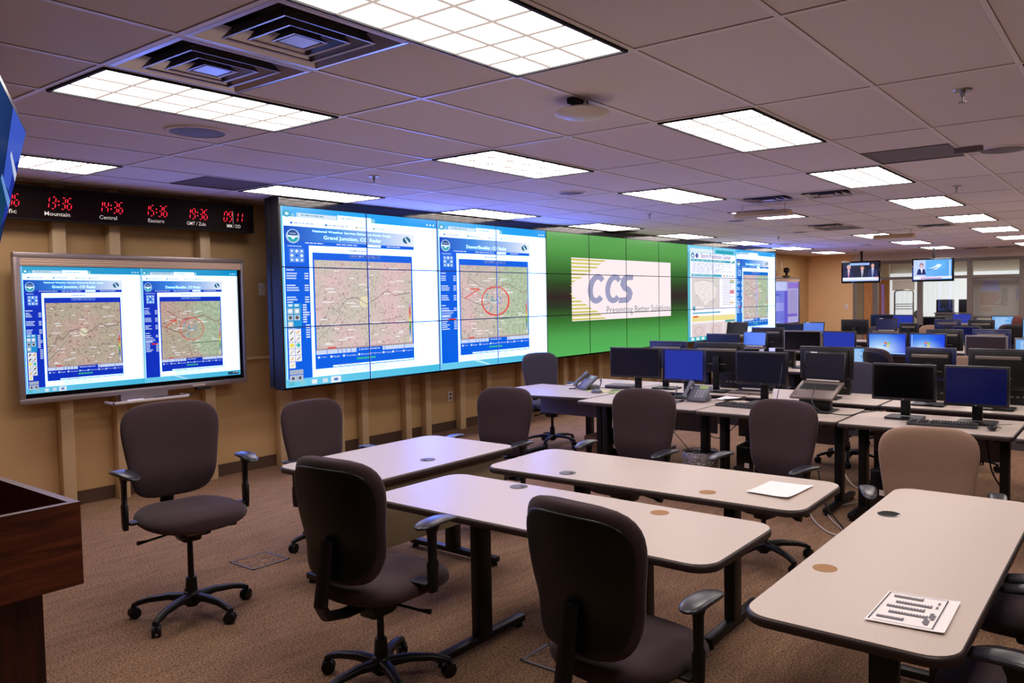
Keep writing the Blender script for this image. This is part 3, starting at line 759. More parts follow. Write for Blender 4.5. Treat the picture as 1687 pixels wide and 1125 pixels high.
def cletter(u0, u1, v0, v1):
    cu, cv, ru, rv = (u0 + u1) / 2, (v0 + v1) / 2, (u1 - u0) / 2, (v1 - v0) / 2
    n = 22; a0, a1 = .75, 2 * PI - .75
    for i in range(n):
        a, b = a0 + (a1 - a0) * i / n, a0 + (a1 - a0) * (i + 1) / n
        def p(t, k): return (cu + ru * k * math.cos(t) + (1 - (cv + rv * math.sin(t) - v0) / (v1 - v0)) * .015, cv + rv * k ** .6 * math.sin(t))
        c.poly([p(a, 1), p(b, 1), p(b, .45), p(a, .45)], GC, 4)
cletter(.232, .35, .325, .58); cletter(.345, .465, .325, .58)
S = [(.552, .325), (.49, .325), (.462, .365), (.455, .42), (.475, .465), (.505, .49), (.5, .52), (.485, .53), (.45, .53), (.44, .58), (.51, .578), (.535, .545), (.545, .49), (.53, .445), (.5, .42), (.498, .39), (.51, .373), (.547, .373)]
for a, b in ((0, 17), (1, 16), (2, 15), (3, 14), (4, 13), (5, 12), (6, 11), (7, 10)):
    c.poly([S[a], S[b], S[b - 1], S[a + 1]], GC, 4.2)
c.text('Presenting Better Solutions', .36, .605, .846, .69, (158, 158, 164), 4)
storm_page(c, (2 / 3, 0, 5 / 6, 1))
c.rect(0, 0, 0, 0, (0, 0, 0), 1) if False else None
radar_page(c, (5 / 6, 0, 1, 1), 'Denver/Boulder, CO Radar', True, False, 'mapB', base=(20, 110, 205), full=False)
bm = c.bm
for i in range(1, 12):
    for s in (-.008, .008): bottom_split(bm, 0, i * PW + s)
for j in range(1, 3):
    for s in (-.005, .005): bottom_split(bm, 2, -j * PH + s)
VW = thing('video_wall', 'long black-framed video wall of thirty-six panels below the ceiling', 'video wall', (VX, VY, VZ))
buckets = {}
for f in bm.faces:
    m = f.calc_center_median(); i = m.x / PW; j = -m.z / PH
    fi, fj = int(i), int(j)
    if abs(i - round(i)) * PW < .0079 and 0 < round(i) < 12: continue
    if abs(j - round(j)) * PH < .0049 and 0 < round(j) < 3: continue
    buckets.setdefault((min(fi, 11), min(max(fj, 0), 2)), []).append(f)
for j in range(3):
    for i in range(12):
        p = MB(); p.mats = []
        cl = p.bm.loops.layers.float_color.new('Col')
        mp = {}
        for f in buckets.get((i, j), []):
            vs = []
            for v in f.verts:
                if v.index not in mp or True:
                    vs.append(p.bm.verts.new(v.co))
            try: nf = p.bm.faces.new(vs)
            except ValueError: continue
            m = c.mats[f.material_index]
            if m not in p.mats: p.mats.append(m)
            nf.material_index = p.mats.index(m)
            for la, lb in zip(f.loops, nf.loops): lb[cl] = la[c.cl]
        me = bpy.data.meshes.new('display_panel')
        # panel body behind the picture
        p.box(i * PW + .0012, (i + 1) * PW - .0012, .004, .10, -(j + 1) * PH + .0012, -j * PH - .0012, 'blackm')
        p.bm.to_mesh(me); p.bm.free()
        for m in p.mats: me.materials.append(m)
        o = bpy.data.objects.new('display_panel', me); COL.objects.link(o); o.parent = VW
bm.free()
W12, H3 = 12 * PW, 3 * PH
fr = MB()
fr.box(-.02, W12 + .02, -.012, .14, .002, .085, 'blackg'); fr.box(-.02, W12 + .02, -.008, .14, -H3 - .02, -H3 - .001, 'blackg')
fr.box(-.022, -.001, -.008, .14, -H3 - .02, .085, 'blackm'); fr.box(W12 + .001, W12 + .02, -.008, .14, -H3 - .02, .085, 'blackm')
fr.box(-.03, W12 + .03, .14, .2, -H3 - .0, .08, 'blackm')
fr.build('surround_frame', VW)
for x in [.45 + k * 2.2 for k in range(6)]:
    MB().box(x, x + .08, .2, WY - VY - .1, -H3 + .1, -.1, 'blackm').build('wall_bracket', VW)

# ------------------------------------------------------------------ INTERACTIVE BOARDS
def board(x0, label, dim):
    t = thing('interactive_whiteboard', label, 'smart board', (x0, 7.06, 0))
    X0, X1, Z0, Z1 = 0, 1.93, .925, 2.115
    f = MB()
    f.box(X0, X1, 0, .06, Z1 - .045, Z1, 'silver', bev=.008); f.box(X0, X1, 0, .06, Z0, Z0 + .045, 'silver', bev=.008)
    f.box(X0, X0 + .045, 0, .06, Z0 + .04, Z1 - .04, 'silver', bev=.006); f.box(X1 - .03, X1, 0, .06, Z0 + .04, Z1 - .04, 'silver', bev=.006)
    f.box(X0 + .02, X1 - .02, .03, .1, Z0 + .03, Z1 - .03, 'blackm')
    f.box(1.38, 1.5, -.003, .001, Z0 + .014, Z0 + .026, 'silverl')
    f.build('board_frame', t)
    r = MB(); zz = Z1 - .045
    for i in range(6): r.box(.045, X1 - .03, .004 + (i % 2) * .004, .03, zz - .01 * (i + 1), zz - .01 * i, 'ribbed')
    r.build('sensor_strip', t)
    g = MB(); g.box(.045, X1 - .03, .022, .03, Z0 + .045, Z1 - .105, 'blackg'); g.build('display_surround', t)
    W, H = 1.815, 1.0
    cv = Canvas(W, H, 'pics', 'pics')
    if not dim:
        radar_page(cv, (0, 0, .502, 1), 'Grand Junction, CO Radar', False, True, 'mapC', base=(8, 50, 190))
        radar_page(cv, (.502, 0, 1, 1), 'Denver/Boulder, CO Radar', True, False, 'mapD', base=(8, 50, 190), full=False)
        cv.win = (.502, 0, 1, 1)
        cv.ring(.485, .542, .125, .104, .05, RD, 6); cv.line(.213, .518, .33, .454, .004, RD, 6); cv.line(.33, .454, .256, .46, .004, RD, 6.1); cv.line(.33, .454, .322, .505, .004, RD, 6.2)
        cv.win = (0, 0, 1, 1); cv.rect(.93, .965, .99, .992, (40, 70, 100), 6); cv.text('1:33 PM', .955, .968, .985, .978, (220, 230, 240), 7)
    else:
        cv.rect(0, 0, 1, 1, (180, 172, 220), 0); cv.rect(0, .0, .55, .22, (196, 205, 245), 1); cv.rect(0, .22, .48, 1, (120, 128, 220), 1); cv.rect(.03, .3, .33, .33, (90, 96, 200), 2)
        cv.rect(.48, .22, .6, 1, (104, 92, 205), 1.5); cv.rect(.6, .02, 1, .16, (150, 120, 210), 2); cv.rect(.62, .2, .95, .78, (166, 156, 205), 2); cv.rect(.6, .78, .95, .85, (128, 100, 200), 2)
        cv.greek(.04, .07, .45, 4, .03, (240, 240, 255), 3); cv.grad(.02, .5, .46, .7, (170, 178, 240), (150, 150, 230), 2); cv.ring(.42, .86, .05, .05, .2, (90, 70, 150), 3)
        cv.greek(.04, .36, .4, 12, .03, (170, 170, 240), 3); cv.greek(.04, .95, .5, 1, .03, (240, 240, 255), 3)
    o = cv.build('screen', t, (.052, .019, Z1 - .11), smooth=0)
    if not dim:
        mbt = MB(); mbt.box(.62, 1.28, -.14, .02, .858, .868, 'silverl', bev=.003); mbt.box(.62, 1.28, -.14, -.128, .858, .885, 'silverl', bev=.003)
        mbt.box(.62, .635, -.14, .02, .858, .885, 'silverl', bev=.003); mbt.box(1.265, 1.28, -.14, .02, .858, .885, 'silverl', bev=.003); mbt.box(.75, 1.15, .0, .06, .868, .93, 'silver')
        mbt.build('pen_tray', t)
        MB().box(1.42, 1.56, .0, .05, .9, .925, 'blackm', bev=.006).build('connection_box', t)
        mw = MB(); mw.box(.4, 1.55, .1, WY - 7.06 - .1, 1.2, 1.9, 'blackm'); mw.build('wall_mount', t)
    else:
        mw = MB(); mw.box(.4, 1.55, .1, WY - 7.06, 1.2, 1.9, 'blackm'); mw.build('wall_mount', t)
    return t
board(2.435, 'large silver-framed interactive board under the world clock showing two radar maps', False)
board(17.56, 'pale violet interactive board at the far end of the video wall', True)
# pens on the tray
for n, (x, k, lab) in enumerate(((3.2, 'silverl', 'silver pen lying on the left of the board tray'), (3.42, 'blackm', 'long black pointer lying on the board tray'))):
    L = .14 if n == 0 else .36
    o = MB().tube([(0, 0, 0), (L * .9, 0, 0), (L, 0, 0)], [.009, .009, .004], k, seg=10).build('stylus_pen', loc=(x, 6.985, .878)); tag(o, lab, 'pen')
# document camera on the far board
t = thing('board_camera', 'dark camera bracket standing on top of the far interactive board', 'camera', (18.55, 7.05, 2.115))
MB().box(-.14, .14, -.05, .06, 0, .03, 'blackm', bev=.01).build('foot', t); MB().tube([(0, 0, .02), (0, 0, .12)], .03, 'blackm').build('stem', t)
MB().lathe([(.02, -.07), (.07, -.04), (.07, .04), (.02, .07)], 'black', c=(0, 0, .16)).build('head', t)

# ------------------------------------------------------------------ WORLD CLOCK
t = thing('world_clock', 'long black digital world clock strip with red digits high on tan wall', 'clock', (1.35, 7.08, 2.37))
CL = 3.15
MB().box(0, CL, 0, .09, 0, .27, 'blackm', bev=.004).build('clock_housing', t)
MB().box(.01, CL - .01, -.002, .001, .01, .262, 'claret').build('front_filter', t)
for x in (.5, 2.7): MB().box(x, x + .05, .09, WY - 7.08 - .1, .08, .2, 'blackm').build('wall_bracket', t)
SEG = {'0': 'abcdef', '1': 'bc', '2': 'abged', '3': 'abgcd', '4': 'fgbc', '5': 'afgcd', '6': 'afgedc', '7': 'abc', '8': 'abcdefg', '9': 'abcfgd'}
def digit(mb, ch, x, z, w, h):
    th = .007
    def q(a, b):   # segment from a to b in 0..1 of the digit cell
        (x0, z0), (x1, z1) = a, b
        X = lambda u, v: x + u * w + v * h * .14
        Z = lambda v: z + v * h
        p, r = (X(x0, z0), Z(z0)), (X(x1, z1), Z(z1))
        d = Vector((r[0] - p[0], r[1] - p[1])); L = d.length; d.normalize(); n = Vector((-d.y, d.x)) * th / 2
        s = d * .006
        pts = [(p[0] + s.x, p[1] + s.y), (p[0] + s.x * 1.8 + n.x, p[1] + s.y * 1.8 + n.y), (r[0] - s.x * 1.8 + n.x, r[1] - s.y * 1.8 + n.y), (r[0] - s.x, r[1] - s.y), (r[0] - s.x * 1.8 - n.x, r[1] - s.y * 1.8 - n.y), (p[0] + s.x * 1.8 - n.x, p[1] + s.y * 1.8 - n.y)]
        mb.quad([(a_, -.003, b_) for a_, b_ in pts], 'seg')
    E_ = {'a': ((0, 1), (1, 1)), 'b': ((1, 1), (1, .5)), 'c': ((1, .5), (1, 0)), 'd': ((0, 0), (1, 0)), 'e': ((0, .5), (0, 0)), 'f': ((0, 1), (0, .5)), 'g': ((0, .5), (1, .5))}
    for s in SEG[ch]: q(*E_[s])
for txt, x, lab, lx, lw in (('12:36', 1.93 - 1.35, 'Pacific', 1.95, .2), ('13:36', 2.672 - 1.35, 'Mountain', 2.672, .185), ('14:36', 3.07 - 1.35, 'Central', 3.08, .14), ('15:36', 3.45 - 1.35, 'Eastern', 3.48, .14), ('19:36', 3.825 - 1.35, 'GMT / Zulu', 3.825, .18), ('09|11', 4.185 - 1.35, 'MM / DD', 4.215, .14)):
    if lab == 'Pacific': x = 2.3 - 1.35; lx = 2.33; lw = .15
    mb = MB(); cx = x
    for ch in txt:
        if ch == ':':
            for zz in (.125, .155): mb.quad([(cx + .008, -.003, zz), (cx + .018, -.003, zz), (cx + .018, -.003, zz + .01), (cx + .008, -.003, zz + .01)], 'seg')
            cx += .024
        elif ch == '|': mb.quad([(cx, -.003, .08), (cx + .003, -.003, .08), (cx + .003, -.003, .2), (cx, -.003, .2)], 'label'); cx += .016
        else: digit(mb, ch, cx, .098, .03, .092); cx += .0465
    mb.build('digit_display', t, smooth=0)
    cv = Canvas(lw, .032, 'label', 'label'); cv.text(lab, 0, 0, 1, 1, (230, 230, 230), 1, k='label')
    cv.build('time_zone_name', t, (lx - 1.35, -.003, .073), smooth=0)

# ------------------------------------------------------------------ HANGING SCREEN AT LEFT
t = thing('hanging_monitor', 'black wall screen hanging tilted from the ceiling at the left edge', 'television')
Pc = Vector((1.47, 4.04, 2.48)); wv = Vector((-.404, -.915, 0)).normalized(); nv = Vector((.915, -.404, 0)); tl = math.radians(13)
ev = -nv * math.sin(tl) - Vector((0, 0, math.cos(tl))); nn = wv.cross(ev).normalized()
if nn.dot(nv) < 0: nn = -nn
mat = Matrix((wv, -nn, -ev)).transposed().to_4x4(); mat.translation = Pc
t.matrix_world = mat       # local x along the width, -y out of the glass, z up, origin at the far top corner
MB().box(0, 1.12, 0, .05, -.66, 0, 'bezel', bev=.006).build('housing', t)
cv = Canvas(1.08, .62, 'picm', 'picm')  # reflection of the video wall, painted as glowing blue shapes and streaks
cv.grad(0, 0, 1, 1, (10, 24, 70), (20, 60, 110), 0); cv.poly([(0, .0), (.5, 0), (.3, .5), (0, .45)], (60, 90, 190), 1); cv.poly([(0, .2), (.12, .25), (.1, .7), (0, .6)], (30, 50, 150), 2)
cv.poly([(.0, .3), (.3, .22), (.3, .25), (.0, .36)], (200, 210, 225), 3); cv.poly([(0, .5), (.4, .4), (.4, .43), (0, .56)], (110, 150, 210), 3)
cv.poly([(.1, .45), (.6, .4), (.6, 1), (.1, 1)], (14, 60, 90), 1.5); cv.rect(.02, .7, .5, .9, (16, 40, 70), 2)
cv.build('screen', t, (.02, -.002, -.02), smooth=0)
MB().box(.48, .64, .05, .11, -.45, -.2, 'blackm').build('bracket', t)
MB().tube([Matrix.Identity(4) @ Vector((.56, .1, -.3)), (.56, .1 + .02, .15)], .02, 'blackm').build('ceiling_pole', t)

# ------------------------------------------------------------------ CHAIRS
def superring(hw, ht, n=28, e=2.6):
    out = []
    for i in range(n):
        a = 2 * PI * i / n; ca, sa = math.cos(a), math.sin(a)
        out.append((hw * math.copysign(abs(ca) ** (2 / e), ca), ht * math.copysign(abs(sa) ** (2 / e), sa)))
    return out
def backpad(k, zc, hz, wtop, wbot, th, x0, wrap, eo=3.2, inset=0):
    mb = MB(); rings = []
    for s in range(23):
        v = -math.cos(PI * (s + .0) / 22) * .9995
        sh = (1 - abs(v) ** eo) ** (1 / eo)
        t = (v + 1) / 2
        w = (wbot + (wtop - wbot) * (3 * t * t - 2 * t * t * t)) * max(sh, .04) - inset
        z = zc + hz * v
        xx = x0 - .055 * max(0, t - .3) ** 1.4 + .018 * math.exp(-((t - .25) / .18) ** 2)
        thk = th * max(sh, .25) ** .6
        ring = []
        for y, x in superring(max(w, .01), thk, 32, 2.4):
            ring.append((xx + x + wrap * (y / wtop) ** 2, y, z))
        rings.append(ring)
    mb.loft(rings, k); return mb
def make_chair(name, label, fab):
    t = thing(name, label, 'chair')
    # seat: lofted front to back
    mb = MB(); rings = []
    for s in range(21):
        v = -math.cos(PI * s / 20) * .9995; sh = (1 - abs(v) ** 3) ** (1 / 3)
        x = .02 + .25 * v; hw = (.262 + .012 * v) * max(sh, .05)
        zc = .452 - .03 * max(0, v - .45) ** 1.2 + .01 * max(0, -v - .5)
        ring = []
        for y, z in superring(hw, .056 * max(sh, .2) ** .5, 32, 2.5):
            dip = -.012 * math.exp(-(y / .12) ** 2) * (1 if z > 0 else 0) * (1 if v < .5 else .3)
            ring.append((x, y, zc + z + dip))
        rings.append(ring)
    mb.loft(rings, fab).build('seat', t, smooth=60)
    backpad(fab, .775, .262, .272, .222, .042, -.235, .05, eo=4.2).build('backrest', t, smooth=60)
    backpad('black', .765, .238, .25, .202, .014, -.268, .05, eo=4.2).build('back_shell', t, smooth=60)
    mb = MB(); mb.tube([(-.1, 0, .37), (-.2, 0, .37), (-.3, 0, .39), (-.325, 0, .44), (-.31, 0, .52), (-.285, 0, .7)], [.02] * 6, 'black', seg=8)
    for v in mb.bm.verts: v.co.y *= 1.9
    mb.build('back_support', t)
    mb = MB(); mb.box(-.12, .1, -.085, .085, .335, .405, 'black', bev=.018); mb.box(-.15, .16, -.11, .11, .395, .412, 'black', bev=.004); mb.box(-.08, .05, -.05, .05, .3, .345, 'black', bev=.015)
    mb.build('seat_mechanism', t)
    MB().tube([(.0, -.08, .36), (.02, -.22, .35), (.03, -.27, .35)], [.006, .006, .012], 'black').build('lever', t)
    MB().tube([(-.02, .08, .36), (-.02, .2, .345), (-.02, .23, .345), (-.02, .26, .345)], [.006, .006, .02, .02], 'black').build('lever', t)
    for s in (-1, 1):
        mb = MB()
        mb.box(-.03, .035, s * .1 if s > 0 else -.3, .3 if s > 0 else -.1, .398, .412, 'black', bev=.003)
        rings = []
        for z, hx, hy, x in ((.375, .022, .012, .0), (.41, .026, .014, .0), (.5, .03, .014, .0), (.51, .022, .011, .0), (.62, .024, .012, .0), (.655, .034, .02, .005)):
            rings.append([(x + a, s * .315 + b, z) for a, b in superring(hx, hy, 16, 3.5)])
        mb.loft(rings, 'black')
        a = mb.build('armrest', t, smooth=50)
        mb = MB(); rings = []
        for q in range(13):
            v = -math.cos(PI * q / 12) * .999; sh = (1 - abs(v) ** 2.6) ** (1 / 2.6)
            x = .03 + .13 * v
            rings.append([(x, s * (.315 - .012 * v) + yy, .672 - .012 * v * v - .006 * v + zz) for yy, zz in superring((.046 - .006 * v) * max(sh, .1), .013 * max(sh, .3), 16, 2.8)])
        mb.loft(rings, 'armp').build('arm_pad', a, smooth=60)
    mb = MB(); mb.lathe([(.03, .05), (.034, .07), (.03, .16), (.026, .21), (.016, .212), (.014, .4)], 'black', seg=16); mb.build('gas_lift', t)
    b = MB(); b.lathe([(.045, .065), (.05, .085), (.045, .12), (.03, .135)], 'black', seg=20)
    tips = []
    for q in range(5):
        a = 2 * PI * q / 5 + .3
        ca, sa = math.cos(a), math.sin(a)
        rings = []
        for r, z, hw, hh in ((.03, .1, .03, .022), (.12, .108, .024, .018), (.22, .098, .02, .015), (.28, .082, .019, .014), (.305, .07, .016, .012)):
            rings.append([(r * ca - y * sa, r * sa + y * ca, z + zz) for y, zz in superring(hw, hh, 12, 3)])
        b.loft(rings, 'black'); tips.append((a, .295 * ca, .295 * sa))
    base = b.build('base', t, smooth=50)
    for a, x, y in tips:
        mb = MB(); rot = Matrix.Translation((x, y, .031)) @ Matrix.Rotation(a + .6, 4, 'Z')
        for s in (-1, 1):
            mb.lathe([(.012, -.009), (.03, -.007), (.031, 0), (.03, .007), (.012, .009)], 'black', seg=16, mat=rot @ Matrix.Translation((0, s * .014, 0)) @ Matrix.Rotation(PI / 2, 4, 'X'))
        mb.box(-.018, .024, -.008, .008, -.008, .03, 'black', bev=.004, mat=rot); mb.tube([(x, y, .04), (x, y, .075)], .007, 'black')
        mb.build('caster', base, smooth=50)
    return t
CHAIR = make_chair('office_chair', '', 'fabric')
CHTAN = make_chair('office_chair', '', 'fabric2')
CHSLA = make_chair('office_chair', '', 'fabric3')
usedc = set()
def chair(x, y, az, label, dz=0, adz=0, src=None, group=None, spin=0, roll=1):
    src = src or CHAIR
    if src.name in usedc: c = clone(src, (x, y, 0), math.radians(az), label, group)
    else:
        # the first one still needs its own pristine copy kept as the source of later copies
        c = clone(src, (x, y, 0), math.radians(az), label, group)
    for k in kids(c):
        n = k.name.split('.')[0]
        if n in ('seat', 'backrest', 'back_shell', 'back_support', 'seat_mechanism', 'lever'): k.location.z += dz
        if n == 'armrest': k.location.z += dz + adz
        if n == 'base': k.rotation_euler.z = math.radians(spin)
    return c
first_chair = chair(2.22, 4.20, -98, 'dark brown office chair standing alone in front of the interactive board', dz=.11, adz=.05, spin=0)
chair(3.46, 4.58, -88, 'office chair tucked at the far side of the small table near the wall', dz=-.04, adz=0, spin=20)
chair(2.28, 2.72, 4, 'office chair seen from behind at the near end of the middle table', dz=.02, adz=.08, spin=10)
chair(2.36, 1.50, -6, 'largest foreground office chair seen from behind with black back shell', dz=-.01, adz=.03, spin=40)
chair(4.38, 3.96, 184, 'office chair at the right end of the small table by the wall', dz=-.02)
chair(4.50, 2.82, 178, 'office chair behind the long back table, left of the wastebasket', dz=.02, spin=15)
chair(4.78, 1.97, 167, 'office chair behind the long back table near the white sheet', dz=-.03, spin=55)
chair(4.55, .93, 196, 'tan-brown office chair at the far end of the right front table', dz=-.10, adz=.05, src=CHTAN)
chair(3.52, .30, 92, 'office chair at the right edge, farther of two beside the right front table')
chair(2.79, .27, 88, 'office chair at the bottom right corner beside the right front table')
chair(7.26, 5.56, -104, 'slate office chair with its back below the green video wall section', dz=.02, src=CHSLA)
chair(8.05, 2.43, 180, 'slate office chair half hidden behind the open laptop', dz=-.04, src=CHSLA)
chair(8.35, 1.42, 176, 'tan office chair behind the black monitor at right, mostly hidden', dz=.03, src=CHTAN)
chair(9.2, 2.26, -42, 'office chair seen from behind in front of the bright desktop screen', dz=.06)
chair(14.95, 3.05, 184, 'distant tan-brown chair among the back row monitors', dz=.08, src=CHTAN)
chair(14.95, 4.0, 176, 'distant slate chair below the glass partition', dz=.05, src=CHSLA)
MB().box(.1, .104, -.05, .05, .35, .375, 'silver').build('maker_plate', first_chair, (0, 0, .11), label='grey rating plate')
def wipe(o):
    for k in kids(o): wipe(k)
    bpy.data.objects.remove(o)
for s in (CHAIR, CHTAN, CHSLA): wipe(s)

# ------------------------------------------------------------------ TABLES
def rrect(x0, x1, y0, y1, r, n=6):
    pts = []
    for cx, cy, a in ((x1 - r, y1 - r, 0), (x0 + r, y1 - r, PI / 2), (x0 + r, y0 + r, PI), (x1 - r, y0 + r, 3 * PI / 2)):
        for i in range(n + 1): pts.append((cx + r * math.cos(a + PI / 2 * i / n), cy + r * math.sin(a + PI / 2 * i / n)))
    return pts
def slab(parent, pts, z, th=.032, name='tabletop'):
    o = MB().prism(pts, z - th + .004, z, 'lam').build(name, parent)
    e = MB(); n = len(pts); cx = sum(p[0] for p in pts) / n; cy = sum(p[1] for p in pts) / n
    def off(p, d):
        v = Vector((p[0] - cx, p[1] - cy)); return (p[0] + d * (1 if v.x > 0 else -1), p[1] + d * (1 if v.y > 0 else -1))
    prof = [(0, z - .003), (.005, z - .008), (.006, z - .018), (.004, z - th), (-.006, z - th)]
    rings = [[(off(p, d)[0], off(p, d)[1], zz) for p in pts] for d, zz in prof]
    e.loft(rings, 'edge').build('edge_band', parent, smooth=50)
def table(cx, cy, rz, L, D, label, grommets, legs=(-.46, .46), modesty=None, r=.09, group=None):
    t = thing('training_table', label, 'table', (cx, cy, 0), math.radians(rz), group)
    slab(t, rrect(-L / 2, L / 2, -D / 2, D / 2, r), .74)
    for x in legs:
        mb = MB()
        mb.box(x - .03, x + .03, -.045, .045, .05, .71, 'black', bev=.006)
        mb.box(x - .025, x + .025, -D / 2 + .06, D / 2 - .06, .69, .708, 'black')
        mb.box(x - .028, x + .028, -D / 2 + .01, D / 2 - .01, .022, .06, 'black', bev=.01)
        for s in (-1, 1): mb.lathe([(.022, 0), (.022, .012), (.01, .03)], 'black', c=(x, s * (D / 2 - .04), 0), seg=12)
        mb.build('leg', t)
    MB().box(legs[0], legs[1], -.02, .02, .665, .7, 'black').build('crossbar', t)
    for gx_, gy_, kind in grommets:
        if kind == 'cap':
            g = MB(); g.lathe([(.045, .738), (.046, .7425), (.04, .744), (.004, .744)], 'grom', c=(gx_, gy_, 0)); g.box(gx_ - .035, gx_ - .015, gy_ - .01, gy_ + .01, .7435, .7446, 'hole'); g.build('grommet_cap', t, label='grey grommet cap with a cable notch')
        elif kind == 'disc': MB().lathe([(.042, .739), (.042, .7408), (.003, .7408)], 'particle', c=(gx_, gy_, 0)).build('grommet_plug', t, label='brown uncovered grommet disc')
        else:
            g = MB(); g.lathe([(.047, .739), (.047, .742), (.04, .7425), (.04, .7405)], 'blackg', c=(gx_, gy_, 0)); g.lathe([(.04, .7402), (.04, .7412), (.003, .7412)], 'hole', c=(gx_, gy_, 0)); g.build('grommet_ring', t, label='black ring around an open grommet hole')
    if modesty:
        y, z0, k = modesty; MB().box(-L / 2 + .06, L / 2 - .06, y - .008, y + .008, z0, .69, k, bev=.003).build('modesty_panel', t)
    return t
# T1 small table by the wall
table(3.32, 3.71, 0, 1.24, .80, 'smaller cream table in front of the wall with taupe panel below its near edge', [(-.01, -.23, 'cap')], legs=(-.42, .42), modesty=(-.33, .33, 'modesty'))
# T2 middle table, T3 behind it, T4 right
table(2.83, 2.16, 90, 1.84, .63, 'cream table in the middle with the two foreground chairs pulled up to it', [(.42, -.25, 'cap'), (-.42, -.215, 'disc')])
table(3.69, 2.15, 91, 1.84, .64, 'long cream table behind the middle one carrying a blank white sheet', [(.41, .215, 'cap'), (-.42, .205, 'disc')])
table(3.155, .69, 0, 1.88, .60, 'right front cream table carrying the printed floor plan', [(.41, .208, 'hole'), (-.42, .212, 'disc')])

# desk grommet places are refined from the photograph
DK = []
def desk(x0, x1, y0, y1, label, r=.03, panel='modestg', backside=1, pts=None, group=None):
    cx, cy = (x0 + x1) / 2, (y0 + y1) / 2
    t = thing('computer_desk', label, 'desk', (cx, cy, 0), 0, group)
    P = [(a - cx, b - cy) for a, b in pts] if pts else rrect(x0 - cx, x1 - cx, y0 - cy + .004, y1 - cy - .004, r)
    slab(t, P, .74)
    for y in (y0 - cy + .09, y1 - cy - .09):
        mb = MB(); mb.box(-.045, .045, y - .03, y + .03, .05, .71, 'black', bev=.006)
        mb.box(x0 - cx + .05, x1 - cx - .05, y - .028, y + .028, .02, .058, 'black', bev=.01); mb.box(x0 - cx + .05, x1 - cx - .05, y - .025, y + .025, .69, .708, 'black')
        for s in (x0 - cx + .08, x1 - cx - .08): mb.lathe([(.02, 0), (.02, .012), (.01, .03)], 'black', c=(s, y, 0), seg=10)
        mb.build('leg', t)
    xx = (x1 - cx - .12) if backside > 0 else (x0 - cx + .12)
    MB().box(xx - .008, xx + .008, y0 - cy + .1, y1 - cy - .1, .44, .69, panel).build('modesty_panel', t)
    return t
desk(5.96, 6.72, 3.06, 4.28, 'front row desk carrying the first two monitors and a desk phone')
desk(5.94, 6.72, 1.88, 3.05, 'front row desk under the open laptop on its stand')
desk(5.90, 6.66, .71, 1.86, 'front row desk with black keyboard and mouse below the black monitor')
desk(5.86, 6.62, -.5, .69, 'front row desk cut off by the right edge of the photo')
P5 = [(6.19, 4.30), (6.93, 4.30), (6.97, 5.48), (6.53, 5.52), (6.1, 4.93)]
desk(6.1, 6.97, 4.3, 5.5, 'angled corner desk with the left desk phone', pts=P5[::1])
desk(7.0, 7.75, 4.31, 5.2, 'desk behind the angled corner desk, below the green screens', backside=-1)
for n, (a, b) in enumerate(((3.09, 4.3), (1.86, 3.08), (.64, 1.84), (-.58, .62))):
    desk(7.0, 7.75, a, b, 'second row desk back to back with the front row, %s from the video wall' % ('first', 'second', 'third', 'fourth')[n], backside=-1)
for n in range(5):
    y1 = 5.0 - n * 1.22
    desk(9.6, 10.35, y1 - 1.2, y1, 'middle block desk facing the camera, %s from the display wall' % ORD[n + 1], group='desks of the middle block')
    desk(10.4, 11.15, y1 - 1.2, y1, 'middle block desk facing away, %s from the display wall' % ORD[n + 1], backside=-1, group='desks of the middle block')
for n in range(5):
    y1 = 6.2 - n * 1.22
    desk(12.9, 13.65, y1 - 1.2, y1, 'rear block desk facing the camera, %s from the display wall' % ORD[n + 1], group='desks of the rear block')
    desk(13.7, 14.45, y1 - 1.2, y1, 'rear block desk facing away, %s from the display wall' % ORD[n + 1], backside=-1, group='desks of the rear block')
for n in range(4):
    y1 = 5.2 - n * 1.22
    desk(16.1, 16.85, y1 - 1.2, y1, 'last row desk before the glass partition, %s from the display wall' % ORD[n + 1], group='desks of the last row')

# ------------------------------------------------------------------ MONITORS AND LAPTOPS
def wallpaper(cv, icons):
    cv.rect(0, 0, 1, 1, (60, 150, 235), 0)
    n = 6
    for i in range(n):
        for j in range(4):
            def col(a, b):
                d = math.hypot(a / n - (.35 if not icons else .4), b / 4 - .8)
                k = max(0, 1 - d * (1.1 if not icons else 1.5))
                q = max(0, a / n - .55)
                return (int(40 + 190 * k - 20 * q), int(110 + 140 * k - 90 * q), int(225 + 28 * k))
            cv.poly([(i / n, j / 4), ((i + 1) / n, j / 4), ((i + 1) / n, (j + 1) / 4), (i / n, (j + 1) / 4)], [col(i, j), col(i + 1, j), col(i + 1, j + 1), col(i, j + 1)], 1)
    for (du, dv, cc) in ((-.075, -.1, (235, 110, 70)), (.01, -.08, (150, 200, 90)), (-.09, .03, (90, 150, 225)), (-.005, .05, (245, 205, 80))):
        u, v = .5 + du, .5 + dv
        cv.poly([(u, v + .01), (u + .04, v - .015), (u + .078, v + .005), (u + .065, v + .1), (u + .03, v + .085), (u - .012, v + .105)], cc, 2)
    if icons:
        for i in range(6): cv.rect(.03, .06 + i * .1, .055, .11 + i * .1, (230, 240, 250), 2)
    cv.rect(0, .95, 1, 1, (150, 200, 235), 2)
